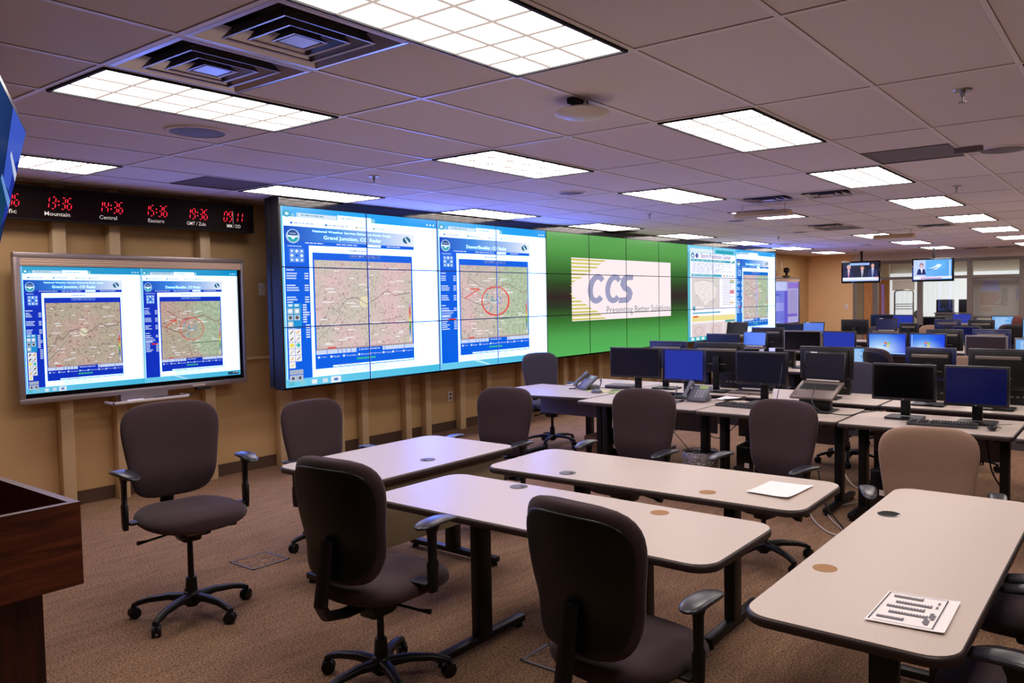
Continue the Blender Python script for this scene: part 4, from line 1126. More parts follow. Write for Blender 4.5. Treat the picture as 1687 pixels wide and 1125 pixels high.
def monitor(x, yc, w, zt, zb, label, face=-1, scr='lcd', bez='bezel', yaw=0, desk_z=.74, band=True, backk='black', group=None, tilt=0):
    """face -1: the screen looks towards -x (to the camera)"""
    t = thing('computer_monitor', label, 'monitor', (x, yc, desk_z), math.radians(yaw) + (0 if face < 0 else PI), group)
    z0, z1 = zb - desk_z, zt - desk_z
    h = z1 - z0
    MB().box(0, .035, -w / 2, w / 2, z0, z1, bez, bev=.004).build('housing', t)
    b = .016 if h < .4 else .02
    if scr in ('wall', 'icons', 'page'):
        cv = Canvas(w - 2 * b, h - 2.4 * b, 'picd', 'picd')
        if scr == 'page':
            cv.rect(0, 0, 1, 1, (110, 170, 225), 0); cv.greek(.15, .1, .9, 9, .09, (225, 240, 250), 2)
        else: wallpaper(cv, scr == 'icons')
        o = cv.build('screen', t, (-.0015, w / 2 - b, z1 - b), smooth=0); o.rotation_euler = (0, 0, -PI / 2)
    else:
        MB().box(-.0012, .002, -w / 2 + b, w / 2 - b, z0 + b * 1.4, z1 - b, scr).build('screen', t)
    if face < 0: MB().lathe([(.007, 0), (.007, .0014)], 'bezelg', seg=14, mat=Matrix.Translation((-.0002, 0, z0 + .011)) @ Matrix.Rotation(-PI / 2, 4, 'Y')).build('badge', t)
    # rear shell with a band painted as the highlight on its bulge
    mb = MB(); mb.box(.033, .062, -w / 2 + .035, w / 2 - .035, z0 + .03, z1 - .025, backk, bev=.012); mb.build('rear_shell', t)
    if face > 0 and band:
        mb = MB(); mb.box(.058, .07, -w / 2 + .055, w / 2 - .055, z1 - .085, z1 - .055, 'vent', bev=.008, seg=3); mb.build('highlight_band', t)
        MB().box(.06, .0635, -.1, .1, z0 + h * .28, z0 + h * .3, 'bezelg').build('rear_ridge', t)
    mb = MB(); mb.box(.06, .09, -.035, .035, .02, z0 + h * .55, 'black', bev=.008); mb.build('stand_neck', t)
    mb = MB(); mb.prism(rrect(-.05, .17, -.13, .13, .03), 0, .014, 'black'); mb.build('stand_base', t)
    return t
GM = 'monitors on the desks'
monitor(6.55, 4.004, .541, 1.208, .915, 'wide black monitor nearest the video wall on the front row', scr='lcd', yaw=4)
monitor(6.60, 3.502, .426, 1.206, .900, 'monitor with bright royal blue screen beside the right desk phone', scr='lcdb', bez='backb')
monitor(6.55, 2.724, .485, 1.203, .912, 'dark slate monitor left of the open laptop', scr='lcd', yaw=-4)
monitor(6.33, 1.497, .462, 1.160, .881, 'pitch black monitor left of the pair above the black keyboard', scr='lcdk', yaw=-2)
monitor(6.33, .999, .426, 1.163, .868, 'deep navy monitor right of the pair above the black keyboard', scr='lcdn')
monitor(7.3, 4.04, .43, 1.232, .95, 'navy back of the monitor facing away behind the royal blue screen', face=1, backk='backb', bez='backb')
monitor(7.3, 3.47, .535, 1.228, .93, 'black monitor back with pale painted highlight band, right of the navy one', face=1)
monitor(7.3, 2.388, .49, 1.215, .917, 'tall black monitor back behind the open laptop', face=1)
monitor(7.3, 1.499, .40, 1.228, .95, 'navy-rimmed monitor back with grey band behind the pitch black monitor', face=1, bez='backb')
monitor(7.3, .984, .445, 1.229, .90, 'wide black monitor back with grey band at the right edge', face=1)
monitor(9.85, 4.634, .477, 1.182, .93, 'slate monitor below the storm page of the video wall', scr='lcd')
monitor(10.0, 3.594, .493, 1.232, .96, 'black monitor with thin grey rim below the end of the video wall', scr='lcdk', bez='bezelg')
monitor(10.0, 3.126, .414, 1.230, .96, 'mid-blue monitor right of the grey-rimmed black monitor', scr='lcdb')
monitor(10.0, 2.549, .449, 1.216, .941, 'glowing pale blue desktop screen, left of two', scr='wall', bez='backb')
monitor(10.0, 2.095, .404, 1.219, .956, 'glowing saturated blue desktop screen with icons, right of two', scr='icons', bez='backb')
monitor(9.9, 1.469, .443, 1.206, .935, 'brown-black monitor with silver rim leaning at right', scr='lcdd', bez='bezelg', yaw=-10)
monitor(9.7, 2.80, .20, 1.056, .84, 'small lit screen peeping out behind the open laptop', scr='page')
monitor(10.0, 1.03, .34, 1.180, .93, 'light screen at the right edge behind the wide black monitor back', scr='page', bez='bezelg')
monitor(10.75, 4.351, .478, 1.236, .95, 'thin black monitor back under the far interactive board', face=1)
monitor(10.75, 1.53, .413, 1.243, .98, 'navy monitor back with grey band near the right edge', face=1, backk='backb', bez='backb')
monitor(10.75, 2.05, .42, 1.235, .97, 'black monitor back half hidden by the icon desktop screen', face=1)
monitor(13.2, 4.97, .46, 1.199, .95, 'navy monitor directly under the far interactive board', scr='lcd')
monitor(13.2, 2.219, .373, 1.178, .94, 'dim navy monitor in the rear block, right side', scr='lcdn')
monitor(14.15, 4.142, .468, 1.244, .98, 'black monitor back under the first hanging television', face=1, band=False)
monitor(14.15, 3.251, .315, 1.19, .98, 'small black monitor back with pale band in the rear block', face=1)
monitor(14.15, 2.654, .402, 1.256, .98, 'navy monitor back with silver band in the rear block', face=1, backk='backb', bez='backb')
monitor(14.15, 2.163, .385, 1.248, .98, 'black monitor back with long pale band in front of the whiteboard', face=1)
monitor(13.3, 1.35, .3, 1.30, 1.0, 'bright cyan screen at the far right edge', scr='page')
monitor(16.4, 4.282, .44, 1.272, 1.0, 'black monitor at the last row, left of the blue one', scr='lcdk')
monitor(16.4, 3.882, .382, 1.267, 1.0, 'blue monitor in the last row below the aluminium ladder', scr='lcdb')
monitor(16.4, 3.321, .409, 1.227, .98, 'black monitor in the last row below the second television', scr='lcdk')
monitor(16.4, 2.150, .393, 1.252, .98, 'bright white-cyan screen in the last row under the whiteboard', scr='page')

def laptop(x, yc, w, zb, ang, label, scr='lcd', lift=0, yaw=0, rise=0, deckang=0, hs=None):
    t = thing('laptop_computer', label, 'laptop', (x, yc, .74 + lift), math.radians(yaw))
    d = w * (.74 if w > .365 and lift < .21 else .68); hs = hs or w * .62
    R = Matrix.Rotation(deckang, 4, 'Y')
    MB().box(-d, 0, -w / 2, w / 2, .0, .022, 'lapbase', bev=.004, mat=R).build('deck', t)
    mb = MB()
    for i in range(5):
        for j in range(14):
            y = -w / 2 + .03 + j * (w - .06) / 14; xx = -.05 - i * .019 * w / .36
            mb.box(xx - .015 * w / .36, xx, y, y + (w - .06) / 14 - .003, .022, .0255, 'keyd', mat=R)
    mb.build('keys', t, smooth=0)
    S = R @ Matrix.Translation((-.005, 0, .022)) @ Matrix.Rotation(ang, 4, 'Y')
    MB().box(0, .012, -w / 2, w / 2, 0, hs, 'bezel', bev=.004, mat=S).build('lid', t)
    MB().box(-.001, .001, -w / 2 + .014, w / 2 - .014, .022, hs - .016, scr, mat=S).build('screen', t)
    MB().box(-.0016, .001, w * .18, w * .34, hs - .012, hs - .004, 'label', mat=S).build('sticker', t)
    MB().box(-.006, .004, -w / 2 + .04, w / 2 - .04, .001, .014, 'silverl', bev=.002, mat=S).build('hinge', t)
    return t
LP = laptop(6.66, 2.21, .37, 0, math.radians(34), 'large open laptop raised on a stand at the centre right', lift=.205, deckang=math.radians(-25), yaw=-6, hs=.25)
t = thing('laptop_stand', 'black laptop stand under the large open laptop', 'laptop stand', (6.45, 2.21, .74))
MB().box(-.16, .12, -.16, .16, 0, .012, 'black', bev=.004).build('foot', t); MB().box(-.02, .05, -.13, .13, .01, .11, 'black', bev=.006).build('riser', t)
laptop(6.95 + .45, 3.13, .36, 0, math.radians(12), 'open laptop between the royal blue and slate monitors', yaw=0)
laptop(9.95, 4.226, .33, 0, math.radians(10), 'open laptop with light blue screen below the end of the video wall', scr='lcdc', lift=.25, yaw=0)
laptop(13.1, 5.894, .40, 0, math.radians(14), 'dark open laptop against the last video wall page', scr='lcd', lift=.22)
laptop(13.2, 4.559, .37, 0, math.radians(10), 'open laptop with light blue screen in front of the tan end wall', scr='lcdc', lift=.24)
laptop(13.3, 3.402, .33, 0, math.radians(10), 'open laptop with blue screen in the rear block', scr='lcdn', lift=.33)
laptop(16.4, 2.841, .33, 0, math.radians(10), 'open laptop with blue screen in the last row', scr='lcdb', lift=.33)
for n, (x, y, lift) in enumerate(((9.95, 4.226, .25), (13.1, 5.894, .22), (13.2, 4.559, .24), (13.3, 3.402, .33), (16.4, 2.841, .33))):
    t = thing('laptop_stand', 'black stand lifting the laptop, %s from the front' % ORD[n + 1], 'laptop stand', (x - .1, y, .74), 0, 'far laptop stands')
    MB().box(-.12, .12, -.12, .12, 0, .012, 'black').build('foot', t); MB().box(-.03, .03, -.1, .1, .01, lift, 'black').build('riser', t)

for x, y, lab in ((7.5, 3.47, 'small black computer under the monitor back right of the royal blue screen'), (7.5, 2.40, 'small black computer under the tall monitor back behind the large laptop'), (7.5, 1.42, 'small black computer under the navy-rimmed monitor back'), (7.5, .92, 'small black computer under the wide monitor back at the right edge'),
                  (10.1, 3.90, 'small black computer left of the grey-rimmed black monitor'), (10.1, 2.83, 'small black computer left of the pale blue desktop screen'), (10.1, 1.80, 'small black computer right of the icon desktop screen')):
    t = thing('small_computer', lab, 'computer', (x + .12, y, .74))
    MB().box(-.04, .04, -.13, .13, 0, .24, 'black', bev=.006).build('case', t)
    mb = MB()
    for q in range(4): mb.box(-.0415, -.039, -.1 + q * .045, -.075 + q * .045, .06, .075, 'grom')
    mb.build('port', t)
# ------------------------------------------------------------------ SMALL THINGS ON DESKS
def phone(x, y, rz, label, lcd='lcdg'):
    t = thing('desk_phone', label, 'telephone', (x, y, .74), math.radians(rz))
    # local: user at -x; body tilted up away from the user
    R = Matrix.Rotation(math.radians(-38), 4, 'Y')
    MB().box(-.0, .2, -.11, .08, 0, .03, 'phone', bev=.012, mat=R).box(.06, .17, -.09, .06, 0, .05, 'phone', bev=.01).build('body', t, smooth=50)
    mb = MB()
    for i in range(5):
        for j in range(3): mb.box(.03 + i * .02, .042 + i * .02, -.075 + j * .03, -.056 + j * .03, .03, .034, 'key', mat=R)
    mb.build('keypad', t); MB().box(.145, .185, -.085, .0, .0295, .0325, lcd, mat=R).build('phone_display', t)
    mb = MB(); mb.tube([(.0, .09, .045), (.05, .09, .056), (.13, .09, .056), (.2, .09, .045)], [.028, .018, .018, .03], 'phone', seg=12)
    for v in mb.bm.verts: v.co = R @ v.co
    mb.build('handset', t, smooth=60)
    pts = [(.02 + .02 * math.cos(a * 2.2) - a * .008, .12 + .02 * math.sin(a * 2.2), .006 + .004 * math.sin(a)) for a in [q * .4 for q in range(30)]]
    MB().tube(pts, .003, 'cable', seg=6).build('cord', t)
    return t
phone(6.70, 4.75, -28, 'grey-blue desk phone on the angled corner desk')
phone(6.42, 3.30, 0, 'charcoal desk phone with green display in front of the royal blue monitor')
def puck(x, y, lab):
    t = thing('headset_base', lab, 'headset base', (x, y, .74))
    MB().lathe([(.055, 0), (.058, .012), (.045, .028), (.02, .034)], 'phone').build('base', t)
    MB().tube([(.02, -.01, .03), (.035, -.03, .1), (.01, -.05, .15), (-.02, -.055, .12)], .006, 'phone').build('hook', t)
puck(6.58, 4.47, 'dark gooseneck base right of the left desk phone'); puck(6.29, 3.46, 'small round dark base left of the right desk phone')
def keyboard(x, y, rz, label, L=.46):
    t = thing('computer_keyboard', label, 'keyboard', (x, y, .74), math.radians(rz))
    MB().box(-.08, .08, -L / 2, L / 2, 0, .022, 'keygap', bev=.006).build('body', t)
    mb = MB()
    for i in range(6):
        yy = -L / 2 + .012
        n = 0
        while yy < L / 2 - .02:
            if n not in (15, 19): mb.box(-.068 + i * .0235, -.05 + i * .0235, yy, yy + .0165, .021, .029, 'keyd', bev=.0015, seg=1)
            yy += .0195; n += 1
    mb.build('keys', t, smooth=0)
    return t
keyboard(6.17, 1.19, 6, 'black keyboard below the pair of dark monitors'); keyboard(6.35, 2.80, -4, 'black keyboard behind the chair at the back table')
t = thing('computer_mouse', 'black wired mouse right of the black keyboard', 'mouse', (6.12, .86, .74))
mb = MB(); rings = []
for q in range(9):
    v = -math.cos(PI * q / 8) * .999; sh = (1 - v * v) ** .5
    rings.append([(v * .055, yy, .017 + zz + (.006 * sh)) for yy, zz in superring(.031 * max(sh, .1) ** .7, .016 * max(sh, .15), 14, 2.4)])
mb.loft(rings, 'black').build('shell', t, smooth=60)
MB().tube([(.055, 0, .012), (.12, -.04, .004), (.2, .02, .004), (.28, -.02, .004), (.33, -.08, .004)], .002, 'cable', seg=6).build('cord', t)
t = thing('computer_mouse', 'grey mouse behind the second keyboard beside the laptop stand', 'mouse', (6.62, 2.63, .74))
MB().lathe([(.03, 0), (.033, .012), (.02, .03), (.004, .034)], 'white').build('shell', t)
# documents
def sheet(name, corners, z, label, plan=False):
    C = [Vector((a, b, z)) for a, b in corners]
    t = thing(name, label, 'paper', (0, 0, 0)) if plan else None
    mb = MB(); n = 8
    V = [[None] * (n + 1) for _ in range(n + 1)]
    for i in range(n + 1):
        for j in range(n + 1):
            p = (C[0] * (1 - i / n) + C[1] * i / n) * (1 - j / n) + (C[3] * (1 - i / n) + C[2] * i / n) * j / n
            p.z += .0015 + .006 * ((i / n) ** 6 + (j / n) ** 6) * (1 if not plan else .5)
            V[i][j] = mb.bm.verts.new(p)
    for i in range(n):
        for j in range(n): mb.face([V[i][j], V[i + 1][j], V[i + 1][j + 1], V[i][j + 1]], 'paper')
    o = mb.build('sheet' if plan else name, t)
    if not plan: tag(o, label, 'paper'); return
    o['label'] = 'white page'
    ink = MB()
    def B(u, v): 
        p = (C[0] * (1 - u) + C[1] * u) * (1 - v) + (C[3] * (1 - u) + C[2] * u) * v
        return (p.x, p.y, z + .0035 + .003 * (u ** 6 + v ** 6))
    def R(u0, v0, u1, v1, k='ink'): ink.quad([B(u0, v0), B(u1, v0), B(u1, v1), B(u0, v1)], k)
    R(.03, .04, .84, .05); R(.1, .95, .86, .96); R(.03, .04, .045, .95, 'inkd'); R(.835, .04, .85, .96, 'inkd')
    for v, u0, u1 in ((.13, .12, .5), (.3, .2, .66), (.45, .12, .6), (.62, .2, .68), (.8, .1, .42)):
        R(u0, v, u1, v + .05)
        for q in range(12): R(u0 + (u1 - u0) * q / 12, v - .02, u0 + (u1 - u0) * (q + .5) / 12, v)
        R(u1, v - .025, u1 + .03, v + .055)
    for v in (.15, .28): R(.74, v, .77, v + .07)
    for u, v in ((.72, .5), (.68, .68), (.75, .55), (.71, .72)): R(u, v, u + .05, v + .14)
    ink.build('floor_plan_print', t, smooth=0)

sheet('printed_floor_plan', [(2.634, .660), (2.650, .454), (2.370, .447), (2.352, .661)], .741, 'printed floor plan sheet lying on the right front table', plan=True)
sheet('paper_sheet', [(3.875, 1.560), (3.878, 1.333), (3.558, 1.347), (3.584, 1.569)], .741, 'blank white sheet on the long back table')
sheet('paper_sheet', [(6.95, 3.24), (6.90, 3.05), (6.62, 3.06), (6.66, 3.22)], .741, 'white sheet under cables right of the right desk phone')
for n, (x, y, r, k, lab) in enumerate(((6.75, 4.25, .4, 'lcdg', 'green folder under the cables beside the wide black monitor'), (6.70, 4.55, -.5, 'cabley', 'yellow folder behind the gooseneck base'), (7.1, 4.5, .1, 'grom', 'dark tray of papers left of the wide black monitor'))):
    o = MB().box(-.11, .11, -.15, .15, 0, .004 if n < 2 else .03, k, bev=.0015 if n < 2 else .006).build('paper_folder' if n < 2 else 'paper_tray', loc=(x, y, .7405)); o.rotation_euler = (0, 0, r); tag(o, lab, 'folder' if n < 2 else 'tray')

# ------------------------------------------------------------------ CABLES, BIN, COMPUTERS
def curly(name, x, y, z, rx, ry, n, k, r, label, cat='cable', h=.01, seed=1):
    R = random.Random(seed); pts = []
    ph = [R.uniform(0, 6) for _ in range(6)]
    for q in range(n):
        a = q * .35
        pts.append((rx * math.sin(a * 1.0 + ph[0]) * (.6 + .4 * math.sin(a * .23 + ph[1])), ry * math.cos(a * 1.13 + ph[2]) * (.6 + .4 * math.cos(a * .31 + ph[3])), r + h * (.5 + .5 * math.sin(a * .7 + ph[4]))))
    o = MB().tube(pts, r, k, seg=6).build(name, loc=(x, y, z)); tag(o, label, cat); return o
curly('black_cable', 6.72, 3.05, .742, .13, .12, 40, 'cable', .003, 'tangled black cable beside the right desk phone', seed=2)
curly('cream_cable', 6.50, 2.46, .742, .05, .08, 30, 'cabley', .004, 'bunch of cream cables behind the slate monitor', h=.06, seed=3)
curly('white_cable', 6.85, 4.35, .742, .1, .25, 26, 'cablew', .003, 'white cable across the papers near the wide black monitor', seed=4)
curly('cable_coil', 5.95, 3.62, 0, .16, .16, 110, 'cable', .008, 'heap of coiled black cable on the carpet left of the wastebasket', h=.24, seed=5)
def sag(name, pts, r, k, label):
    P = []
    n = len(pts)
    for i in range(n - 1):
        p0, p1, p2, p3 = [Vector(pts[max(0, min(n - 1, i + d))]) for d in (-1, 0, 1, 2)]
        for q in range(8):
            t = q / 8; P.append(.5 * ((2 * p1) + (p2 - p0) * t + (2 * p0 - 5 * p1 + 4 * p2 - p3) * t * t + (3 * p1 - p0 - 3 * p2 + p3) * t ** 3))
    P.append(Vector(pts[-1]))
    o = MB().tube(P, r, k, seg=6).build(name); tag(o, label, 'cable')
sag('hanging_cable', [(6.5, 3.75, .7), (6.45, 3.68, .45), (6.3, 3.7, .25), (6.05, 3.65, .2)], .012, 'cable', 'thick black cable dropping from the first desk to the coil')
sag('hanging_cable', [(6.6, 4.0, .66), (6.6, 3.7, .42), (6.6, 3.4, .5), (6.6, 3.15, .4), (6.62, 2.9, .62)], .004, 'cable', 'thin cable sagging under the desks above the wastebasket')
sag('hanging_cable', [(6.66, 3.9, .62), (6.6, 3.55, .36), (6.5, 3.3, .16), (6.4, 3.2, .03)], .004, 'cable', 'thin cable falling behind the wastebasket')
sag('hanging_cable', [(6.45, .95, .68), (6.4, .9, .4), (6.42, .8, .2), (6.35, .84, .05), (6.2, .9, .01)], .006, 'cable', 'black cable loop hanging right of the tan-brown chair')
sag('hanging_cable', [(6.5, .72, .68), (6.45, .60, .35), (6.42, .66, .15), (6.35, .56, .02)], .005, 'cable', 'second black cable hanging right of the tan-brown chair')
sag('floor_cable', [(6.6, 1.8, .02), (6.2, 2.0, .012), (5.9, 1.9, .012), (5.5, 1.62, .012), (5.2, 1.5, .012), (4.95, 1.42, .012)], .005, 'cablew', 'white cable running over the carpet under the desk')
sag('floor_cable', [(6.9, 2.2, .35), (6.7, 2.0, .12), (6.5, 1.75, .1), (6.35, 1.58, .2)], .005, 'cablew', 'grey cable rising behind the desk leg to the tower computer')
sag('floor_cable', [(6.2, 2.1, .3), (6.0, 1.98, .1), (5.6, 1.7, .012), (5.2, 1.6, .012), (5.1, 1.35, .012)], .006, 'cable', 'black cable looping on the carpet under the desk')
sag('floor_cable', [(6.7, 2.35, .2), (6.3, 2.2, .012), (5.9, 2.05, .012), (5.6, 1.85, .012), (5.5, 1.7, .012)], .005, 'cablew', 'second white cable curving over the carpet behind the desk leg')
sag('desk_cable', [(6.45, 2.2, .95), (6.2, 2.15, .85), (6.15, 2.05, .78), (6.3, 1.9, .745), (6.5, 1.85, .745), (6.7, 1.75, .744)], .004, 'cable', 'black cable hanging from the large laptop to the desk')
sag('headphone_cable', [(6.40, 2.47, 1.12), (6.3, 2.45, .98), (6.2, 2.45, .8), (6.15, 2.45, .745)], .003, 'cable', 'thin cable crossing the front of the large laptop')
t = thing('wastebasket', 'wastebasket with clear plastic liner under the front row desks', 'bin', (6.30, 3.18, 0))
MB().lathe([(.11, 0), (.12, .01), (.148, .30), (.153, .31), (.143, .31), (.115, .02), (.01, .018)], 'black', seg=28).build('bucket', t)
mb = MB(); rings = []
R_ = random.Random(8)
for q, (r, z) in enumerate(((.148, .17), (.155, .23), (.162, .28), (.165, .315), (.158, .335), (.148, .32), (.125, .26), (.1, .18))):
    rings.append([((r + R_.uniform(-.006, .006)) * math.cos(2 * PI * j / 40), (r + R_.uniform(-.006, .006)) * math.sin(2 * PI * j / 40), z + R_.uniform(-.006, .006)) for j in range(40)])
mb.loft(rings, 'film').build('liner', t)
def tower(x, y, rz, label):
    t = thing('desktop_computer', label, 'computer', (x, y, 0), math.radians(rz))
    MB().box(-.2, .2, -.085, .085, .01, .42, 'black', bev=.006).build('case', t)
    MB().box(-.206, -.198, -.075, .075, .02, .41, 'blackg', bev=.002).build('front_bezel', t)
    MB().box(-.2085, -.205, -.075, -.072, .02, .41, 'silverl').build('trim_strip', t)
    MB().box(-.2085, -.205, -.03, .01, .24, .28, 'silverl').build('badge', t)
tower(6.1, 1.50, -12, 'black tower computer standing under the desk beside the tan-brown chair')
tower(6.45, 2.75, 5, 'black tower computer in the shade under the second keyboard')
tower(6.6, 4.15, 0, 'black tower computer under the first desk, right of the cardboard box')
o = MB().box(-.2, .2, -.16, .16, 0, .3, 'card').build('cardboard_box', loc=(6.75, 4.45, 0)); tag(o, 'brown cardboard box on the carpet below the angled desk', 'box')

# ------------------------------------------------------------------ FLOOR BOXES, OUTLETS
def hatch(x0, x1, y0, y1, label):
    t = thing('floor_box', label, 'floor box', ((x0 + x1) / 2, (y0 + y1) / 2, 0))
    w, d = (x1 - x0) / 2, (y1 - y0) / 2
    mb = MB()
    for a, b, c_, e in ((-w, w, -d, -d + .016), (-w, w, d - .016, d), (-w, -w + .016, -d, d), (w - .016, w, -d, d)): mb.box(a, b, c_, e, 0, .006, 'grom', bev=.002)
    mb.build('rim', t); MB().box(-w + .016, w - .016, -d + .016, d - .016, .0, .003, 'carpet').build('lid', t)
hatch(2.81, 3.08, 4.56, 4.83, 'carpeted floor box lid beside the lone office chair')
hatch(2.80, 3.02, 2.10, 2.36, 'carpeted floor box lid behind the foreground chair')
def plate(x, y, z, rz, label, outlet):
    t = thing('wall_outlet' if outlet else 'light_switch', label, 'outlet' if outlet else 'switch', (x, y, z), rz)
    MB().box(-.04, .04, -.007, 0, -.062, .062, 'white', bev=.003).build('cover_plate', t)
    if outlet:
        for s in (-1, 1): MB().box(-.017, .017, -.010, -.006, s * .026 - .016, s * .026 + .016, 'grom', bev=.004).build('socket', t)
    else: MB().box(-.014, .014, -.012, -.006, -.026, .026, 'silverl', bev=.002).build('rocker', t)
plate(7.39, WY, .44, 0, 'white double power outlet low on the wall under the video wall', True)
plate(4.72, WY, 1.83, 0, 'white control plate on the wall right of the large interactive board', False)
plate(FX, 6.34, 1.36, -PI / 2, 'white switch plate on the tan end wall', False)
plate(18.95, WY, 2.42, 0, 'small white plate on the wall above the far interactive board', False)

# ------------------------------------------------------------------ LECTERN
t = thing('lectern', 'mahogany lectern with a raised rim at the left edge', 'lectern', (.93, 2.32, 0))
mb = MB()   # front and side rim boards, corner at local origin
mb.box(-1.0, 0, 0, .022, .945, 1.17, 'mahog')
mb.build('front_board', t)
MB().box(-.022, 0, .022, 1.0, .945, 1.17, 'mahog').build('side_board', t)
MB().box(-1.0, -.022, 1.0, 1.022, .945, 1.17, 'mahog').build('rear_board', t)
MB().box(-1.0, -.022, .022, 1.0, .96, .98, 'mahog').build('desk_surface', t)
MB().box(-1.0, -.057, .12, .9, 0, .96, 'mahogv').build('body', t)
MB().box(-1.0, -.05, .112, .91, 0, .06, 'mahogv').build('plinth', t)

# ------------------------------------------------------------------ TELEVISIONS AND FAR ROOM
def television(yc, zc, yaw, label, which):
    t = thing('hanging_television', label, 'television', (19.3, yc, zc), math.radians(yaw))
    W, H = .88, .52
    MB().box(0, .07, -W / 2, W / 2, -H / 2, H / 2, 'blackg', bev=.006).build('housing', t)
    cv = Canvas(W - .07, H - .075, 'pictv', 'pictv')
    if which == 0:
        cv.rect(0, 0, 1, 1, (16, 16, 34), 0); cv.rect(.2, .04, .75, .16, (150, 180, 215), 1); cv.rect(0, .8, 1, 1, (226, 232, 242), 3); cv.rect(.9, .78, 1, .84, (230, 140, 140), 4); cv.rect(0, .94, 1, 1, (170, 190, 215), 4)
        for u, v, suit, tie, hair in ((.17, .26, (30, 32, 60), (190, 50, 60), (200, 196, 196)), (.55, .32, (26, 26, 46), (60, 60, 80), (120, 80, 60)), (.84, .18, (36, 46, 84), (70, 80, 130), (40, 30, 30))):
            cv.poly([(u - .15, .8), (u - .12, v + .24), (u, v + .14), (u + .12, v + .24), (u + .15, .8)], suit, 1.5)
            cv.poly([(u - .03, v + .13), (u + .03, v + .13), (u + .012, .8), (u - .012, .8)], (232, 232, 240), 2); cv.poly([(u - .008, v + .16), (u + .012, v + .16), (u + .016, .8), (u - .006, .8)], tie, 2.3)
            cv.disc(u, v - .02, .055, .12, hair, 2); cv.disc(u, v + .02, .045, .105, (216, 160, 140), 2.4)
    else:
        cv.grad(0, 0, 1, 1, (120, 180, 225), (80, 160, 215), 0); cv.rect(0, 0, .32, 1, (190, 205, 235), 1); cv.rect(.36, .1, .84, .5, (96, 176, 225), 1)
        cv.poly([(.4, .46), (.56, .34), (.64, .22), (.74, .26), (.72, .34), (.6, .5)], (222, 240, 245), 2); cv.line(.36, .52, .62, .4, .008, (60, 120, 170), 2.5)
        cv.poly([(.08, .75), (.12, .48), (.2, .42), (.3, .48), (.33, .75)], (24, 36, 90), 2); cv.poly([(.18, .42), (.25, .42), (.22, .7)], (230, 236, 245), 2.5)
        cv.disc(.21, .28, .05, .12, (90, 70, 80), 2); cv.disc(.21, .31, .04, .1, (220, 180, 170), 2.4)
        cv.rect(0, .84, 1, .96, (222, 228, 240), 3); cv.rect(.2, .92, .75, .97, (200, 120, 150), 3.5); cv.greek(.25, .86, .8, 1, .05, (150, 160, 190), 4); cv.disc(.1, .9, .07, .07, (240, 245, 250), 4); cv.rect(.93, .05, .97, .85, (190, 215, 235), 3)
    o = cv.build('screen', t, (-.002, W / 2 - .035, H / 2 - .03), smooth=0); o.rotation_euler = (0, 0, -PI / 2)
    MB().tube([(.1, 0, .1), (.1, 0, CEIL - zc)], .03, 'black').build('ceiling_pole', t)
    MB().box(.07, .12, -.1, .1, -.05, .15, 'black').build('mount', t)
television(5.53, 2.20, 4, 'left hanging television showing three people in suits on a dark set', 0)
television(3.95, 2.20, -3, 'right hanging television showing a presenter beside a blue map', 1)
t = thing('whiteboard', 'large grey whiteboard covered in red and blue handwriting behind the glass', 'whiteboard', (21.3, 2.92, 0))
MB().box(0, .03, -.58, .58, 1.1, 2.02, 'wboard').build('board', t)
mb = MB()
for a, b, c_, e in ((-.6, .6, 1.08, 1.11), (-.6, .6, 2.01, 2.04)): mb.box(-.005, .035, a, b, c_, e, 'silver')
for a in (-.6, .57): mb.box(-.005, .035, a, a + .03, 1.08, 2.04, 'silver')
mb.box(-.08, 0, -.5, .5, 1.06, 1.08, 'silver'); mb.build('frame', t)
mb = MB(); R_ = random.Random(4)
def wr(y0, z0, w, rows, k, dz=.035):
    for r in range(rows):
        y = 0
        while y < w * R_.uniform(.7, 1):
            L = R_.uniform(.015, .05); zz = z0 - r * dz
            mb.quad([(-.002, y0 - y, zz), (-.002, y0 - y - L, zz + .004), (-.002, y0 - y - L, zz + .014), (-.002, y0 - y, zz + .01)], k); y += L + .012
wr(.36, 1.66, .42, 9, 'red'); wr(-.08, 1.74, .14, 12, 'grom'); wr(-.38, 1.72, .12, 7, 'blue'); wr(.3, 1.3, .2, 3, 'red')
mb.build('handwriting', t, smooth=0)
MB().quad([(-.003, .36, 1.70), (-.003, -.06, 1.70), (-.003, -.02, 1.96), (-.003, .30, 1.96)], 'palepage').build('projected_page', t, label='pale blue page image')
for s in (-1, 1): MB().box(.0, .03, s * .5 - .02, s * .5 + .02, 0, 1.08, 'silver').box(-.25, .3, s * .5 - .02, s * .5 + .02, 0, .04, 'silver').build('stand_leg', t)
t = thing('rolling_ladder', 'aluminium ladder frame standing beyond the glass partition', 'ladder', (22.6, 5.33, 0))
for s in (-1, 1): MB().tube([(0, s * .24, 0), (.0, s * .24, 1.7), (.0, s * .2, 1.76), (0, 0, 1.77)], .022, 'alu').build('side_rail', t)
for z in (.25, .5, .75, 1.0, 1.25, 1.32, 1.38): MB().box(-.05, .05, -.22, .22, z, z + .02, 'alu').build('step', t)
for n, (y, lab) in enumerate(((4.43, 'left dark cabinet beyond the glass partition'), (3.88, 'right dark cabinet beyond the glass partition'))):
    t = thing('filing_cabinet', lab, 'cabinet', (23.1, y, 0))
    MB().box(0, .4, -.23, .23, 0, 1.12, 'backb' if n else 'grom', bev=.01).build('body', t); MB().box(-.02, .42, -.25, .25, 1.12, 1.15, 'silver').build('top', t)
    MB().box(.0, .3, -.2, .2, 1.15, 1.5, 'bezel', bev=.01).build('upper_box', t)
t = thing('desk_fan', 'small round dark fan standing beyond the glass beside the ladder', 'fan', (22.3, 4.9, .0))
